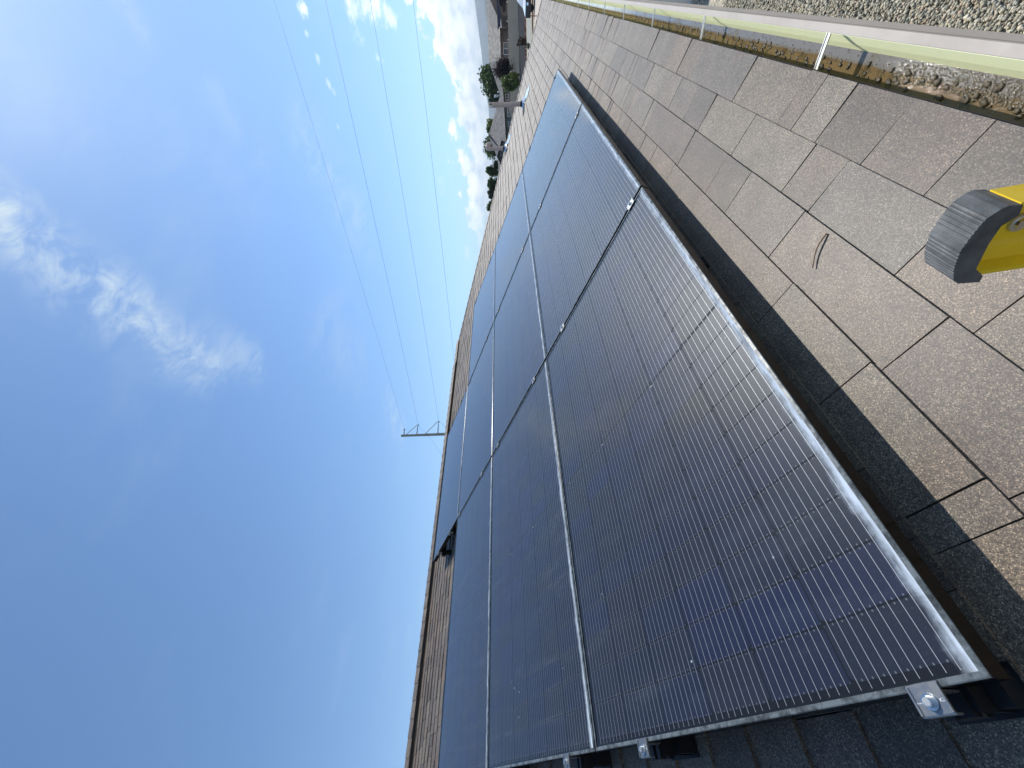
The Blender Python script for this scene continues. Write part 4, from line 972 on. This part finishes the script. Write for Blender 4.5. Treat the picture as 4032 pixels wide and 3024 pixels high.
g = MB(); g.add([qe(208, 1941, .5), qe(112, 1941, .5), qe(145, 1930, -3), qe(168, 1930, -3), qe(112, 1941, -6.5), qe(208, 1941, -6.5)], [(0, 1, 2, 3), (1, 4, 2), (4, 5, 3, 2), (5, 0, 3)]); g.build('roof', M['shingle_far'], hE)

# ------------------------------------------------------------------ parked car, half out of the picture
d = 43.5; cb = GP(2101, -58)
car = tag(empty('parked_car', cb), 'white car with dark lower body parked on the driveway beyond the roof corner', 'car')
def cq(u, f_, z): return HR*u+NF*f_+Vector((0, 0, z))
def sideprism(name, poly, f0, f1, mt_, par, lean=0.):
    g = MB(); g.prism(poly, f0, f1, lambda t, a, b: cq(a, t*(1-lean*max(0, b-1.0)), b)); return g.build(name, M[mt_], par)
body = sideprism('body', [(-2.55, .95), (-2.5, .98), (-1.9, 1.08), (-1.55, 1.18), (-1.05, 1.62), (-.7, 1.82), (-.2, 1.93), (1.6, 1.93), (2.2, 1.80), (2.55, 1.15), (2.58, .95)], -.92, .92, 'car_white', car, .14)
sideprism('lower_body', [(-2.6, .38), (-2.62, .62), (-2.58, .955), (2.6, .955), (2.62, .38)], -.93, .93, 'car_black', car)
sideprism('side_window', [(-1.35, 1.24), (-.98, 1.60), (-.66, 1.74), (-.2, 1.80), (1.5, 1.80), (2.1, 1.68), (2.3, 1.24)], .80, .905, 'glass_dark', body, .1)
for u in (-1.65, 1.7):
    for f_ in (-.80, .80):
        g = MB(); g.tube([cq(u, f_-.13, .37), cq(u, f_+.13, .37)], .37, 20); wh = g.build('wheel', M['rubber'], car)
        g = MB(); g.tube([cq(u, f_+.12*(1 if f_ > 0 else -1), .37), cq(u, f_+.14*(1 if f_ > 0 else -1), .37)], .22, 14); g.build('rim', M['steel'], wh)
g = MB(); g.hexa([cq(-2.63, .55, .68), cq(-2.45, .55, .68), cq(-2.45, .90, .68), cq(-2.63, .90, .68), cq(-2.6, .55, .86), cq(-2.45, .55, .86), cq(-2.45, .90, .86), cq(-2.6, .90, .86)]); g.build('headlight', M['bolt'], car)
g = MB(); g.hexa([cq(-1.1, .93, 1.2), cq(-.85, .93, 1.2), cq(-.85, 1.12, 1.2), cq(-1.1, 1.12, 1.2), cq(-1.1, .93, 1.36), cq(-.85, .93, 1.36), cq(-.85, 1.12, 1.36), cq(-1.1, 1.12, 1.36)]); g.build('wing_mirror', M['car_white'], car)
# thin rusty stake by the driveway
p = GP(2121, 63); g = MB(); g.tube([p, PW(2089, 62.5, 38)], .035, 6); g.bar(p+Vector((0, 0, .45))-HR*.3, p+Vector((0, 0, .45))+HR*.3, .03, .03)
st_ = g.build('stake', M['rust']); tag(st_, 'thin rusty metal stake standing beside the driveway', 'stake')
hs = MB(); pts = [GP(2098+py*.02+math.sin(py*.05)*1.0, py)+Vector((0, 0, .06)) for py in range(-40, 330, 12)]; hs.tube(pts, .07, 6)  # dark line beside the driveway, drawn as a low black tube
tag(hs.build('dark_line', M['black_gap'], smooth=True), 'dark line running along the pale driveway edge', 'dark_line')

# ------------------------------------------------------------------ utility pole and wires
d = 62.; top = PW(1586, 1715.5, d); bot = Vector((top.x, top.y, 0)); bot += HR*.0
up_ = tag(empty('utility_pole', bot), 'tall steel utility pole with two braced arms rising behind the ridge', 'utility pole')
def L_(p): return p-bot
g = MB(); g.tube([(0, 0, 0), L_(top)], [.34, .17], 16); g.build('pole_shaft', M['pole'], up_)
g = MB(); g.tube([L_(top)-UPV*.05, L_(top)+UPV*.22], .19, 12); g.build('pole_cap', M['pole'], up_)
tips = []
for (bx_, by, tx, ty, sx_, sy) in ((1640.8, 1711.5, 1646, 1673, 1595, 1714), (1723.5, 1703, 1727, 1659.5, 1670, 1706), (1591, 1713, 1591.5, 1691, None, None)):
    b_ = Vector((bot.x, bot.y, PW(bx_, by, d).z)); tp = PW(tx, ty, d); tips.append(tp)
    g = MB(); g.tube([L_(b_), L_(tp)], [.08, .055], 10); a_ = g.build('arm', M['pole'], up_)
    if sx_:
        sb = Vector((bot.x, bot.y, PW(sx_, sy, d).z)); g = MB(); g.tube([L_(sb), L_(tp)-UPV*-.15], .05, 8); g.build('brace', M['pole'], up_)
    g = MB(); g.tube([L_(tp)-UPV*.15, L_(tp)+UPV*.05], .09, 8)
    g.build('insulator', M['pole'], up_)
def wire(a, b, c, lab):
    # a far end beyond the pole, b at the arm tip, c toward the next pole
    def span(p, q, sag, n=24): return [p.lerp(q, i/n)-UPV*(sag*4*(i/n)*(1-i/n)) for i in range(n+1)]
    g = MB(); pts = (span(a, b, 1.2) if a is not None else [b])+span(b, c, .5)[1:]
    g.tube(pts, .0125 if 'faint' not in lab else .008, 5); tag(g.build('power_line', M['wire'], smooth=True), lab, 'wire', 'power lines crossing the sky from the utility pole')
def far_end(tip, px0, py0):
    # horizontal wire through the tip that passes the pixel (px0, py0) at the same height
    v = FWD + RIGHT*((1512-py0)/F)+DOWN*((px0-2016)/F); k_ = (tip.z-CAM.z-.6)/v.z; p = CAM+v*k_; p.z += .5; return p
def other(tip, px0, py0): 
    v = FWD + RIGHT*((1512-py0)/F)+DOWN*((px0-2016)/F); k_ = (tip.z-CAM.z-1.)/v.z; return CAM+v*k_
n1 = far_end(tips[0], 1281, 0); n2 = far_end(tips[1], 1458, 0); n3 = far_end(tips[2], 1079, 0)
ext = lambda tip, n_: n_+(n_-tip)*.9
wire(other(tips[0], 1762, 1890), tips[0], ext(tips[0], n1), 'power line on the upper arm, second from the top')
wire(other(tips[1], 1790, 1790), tips[1], ext(tips[1], n2), 'power line on the lower arm, third from the top')
wire(None, tips[2], ext(tips[2], n3), 'faint thin topmost power line fixed to the pole top')
t4 = PW(1812, 1652, d); n4 = far_end(t4, 1626, 0)
wire(None, t4, ext(t4, n4), 'lowest power line, passing behind the roof ridge')

# ------------------------------------------------------------------ haze
HZ = True
if HZ:
    hzm = bpy.data.materials.new('haze'); hzm.use_nodes = True; t = hzm.node_tree; t.nodes.clear()
    pv = N(t, 'ShaderNodeVolumePrincipled'); pv.inputs['Color'].default_value = (.80, .90, 1.0, 1); pv.inputs['Density'].default_value = 1.3e-4; pv.inputs['Anisotropy'].default_value = .0
    out = N(t, 'ShaderNodeOutputMaterial'); t.links.new(pv.outputs[0], out.inputs['Volume'])
    g = MB(); g.box(-9000, 9000, -9000, 9000, -40, 420); hz = g.build('haze', hzm); tag(hz, kind='stuff')
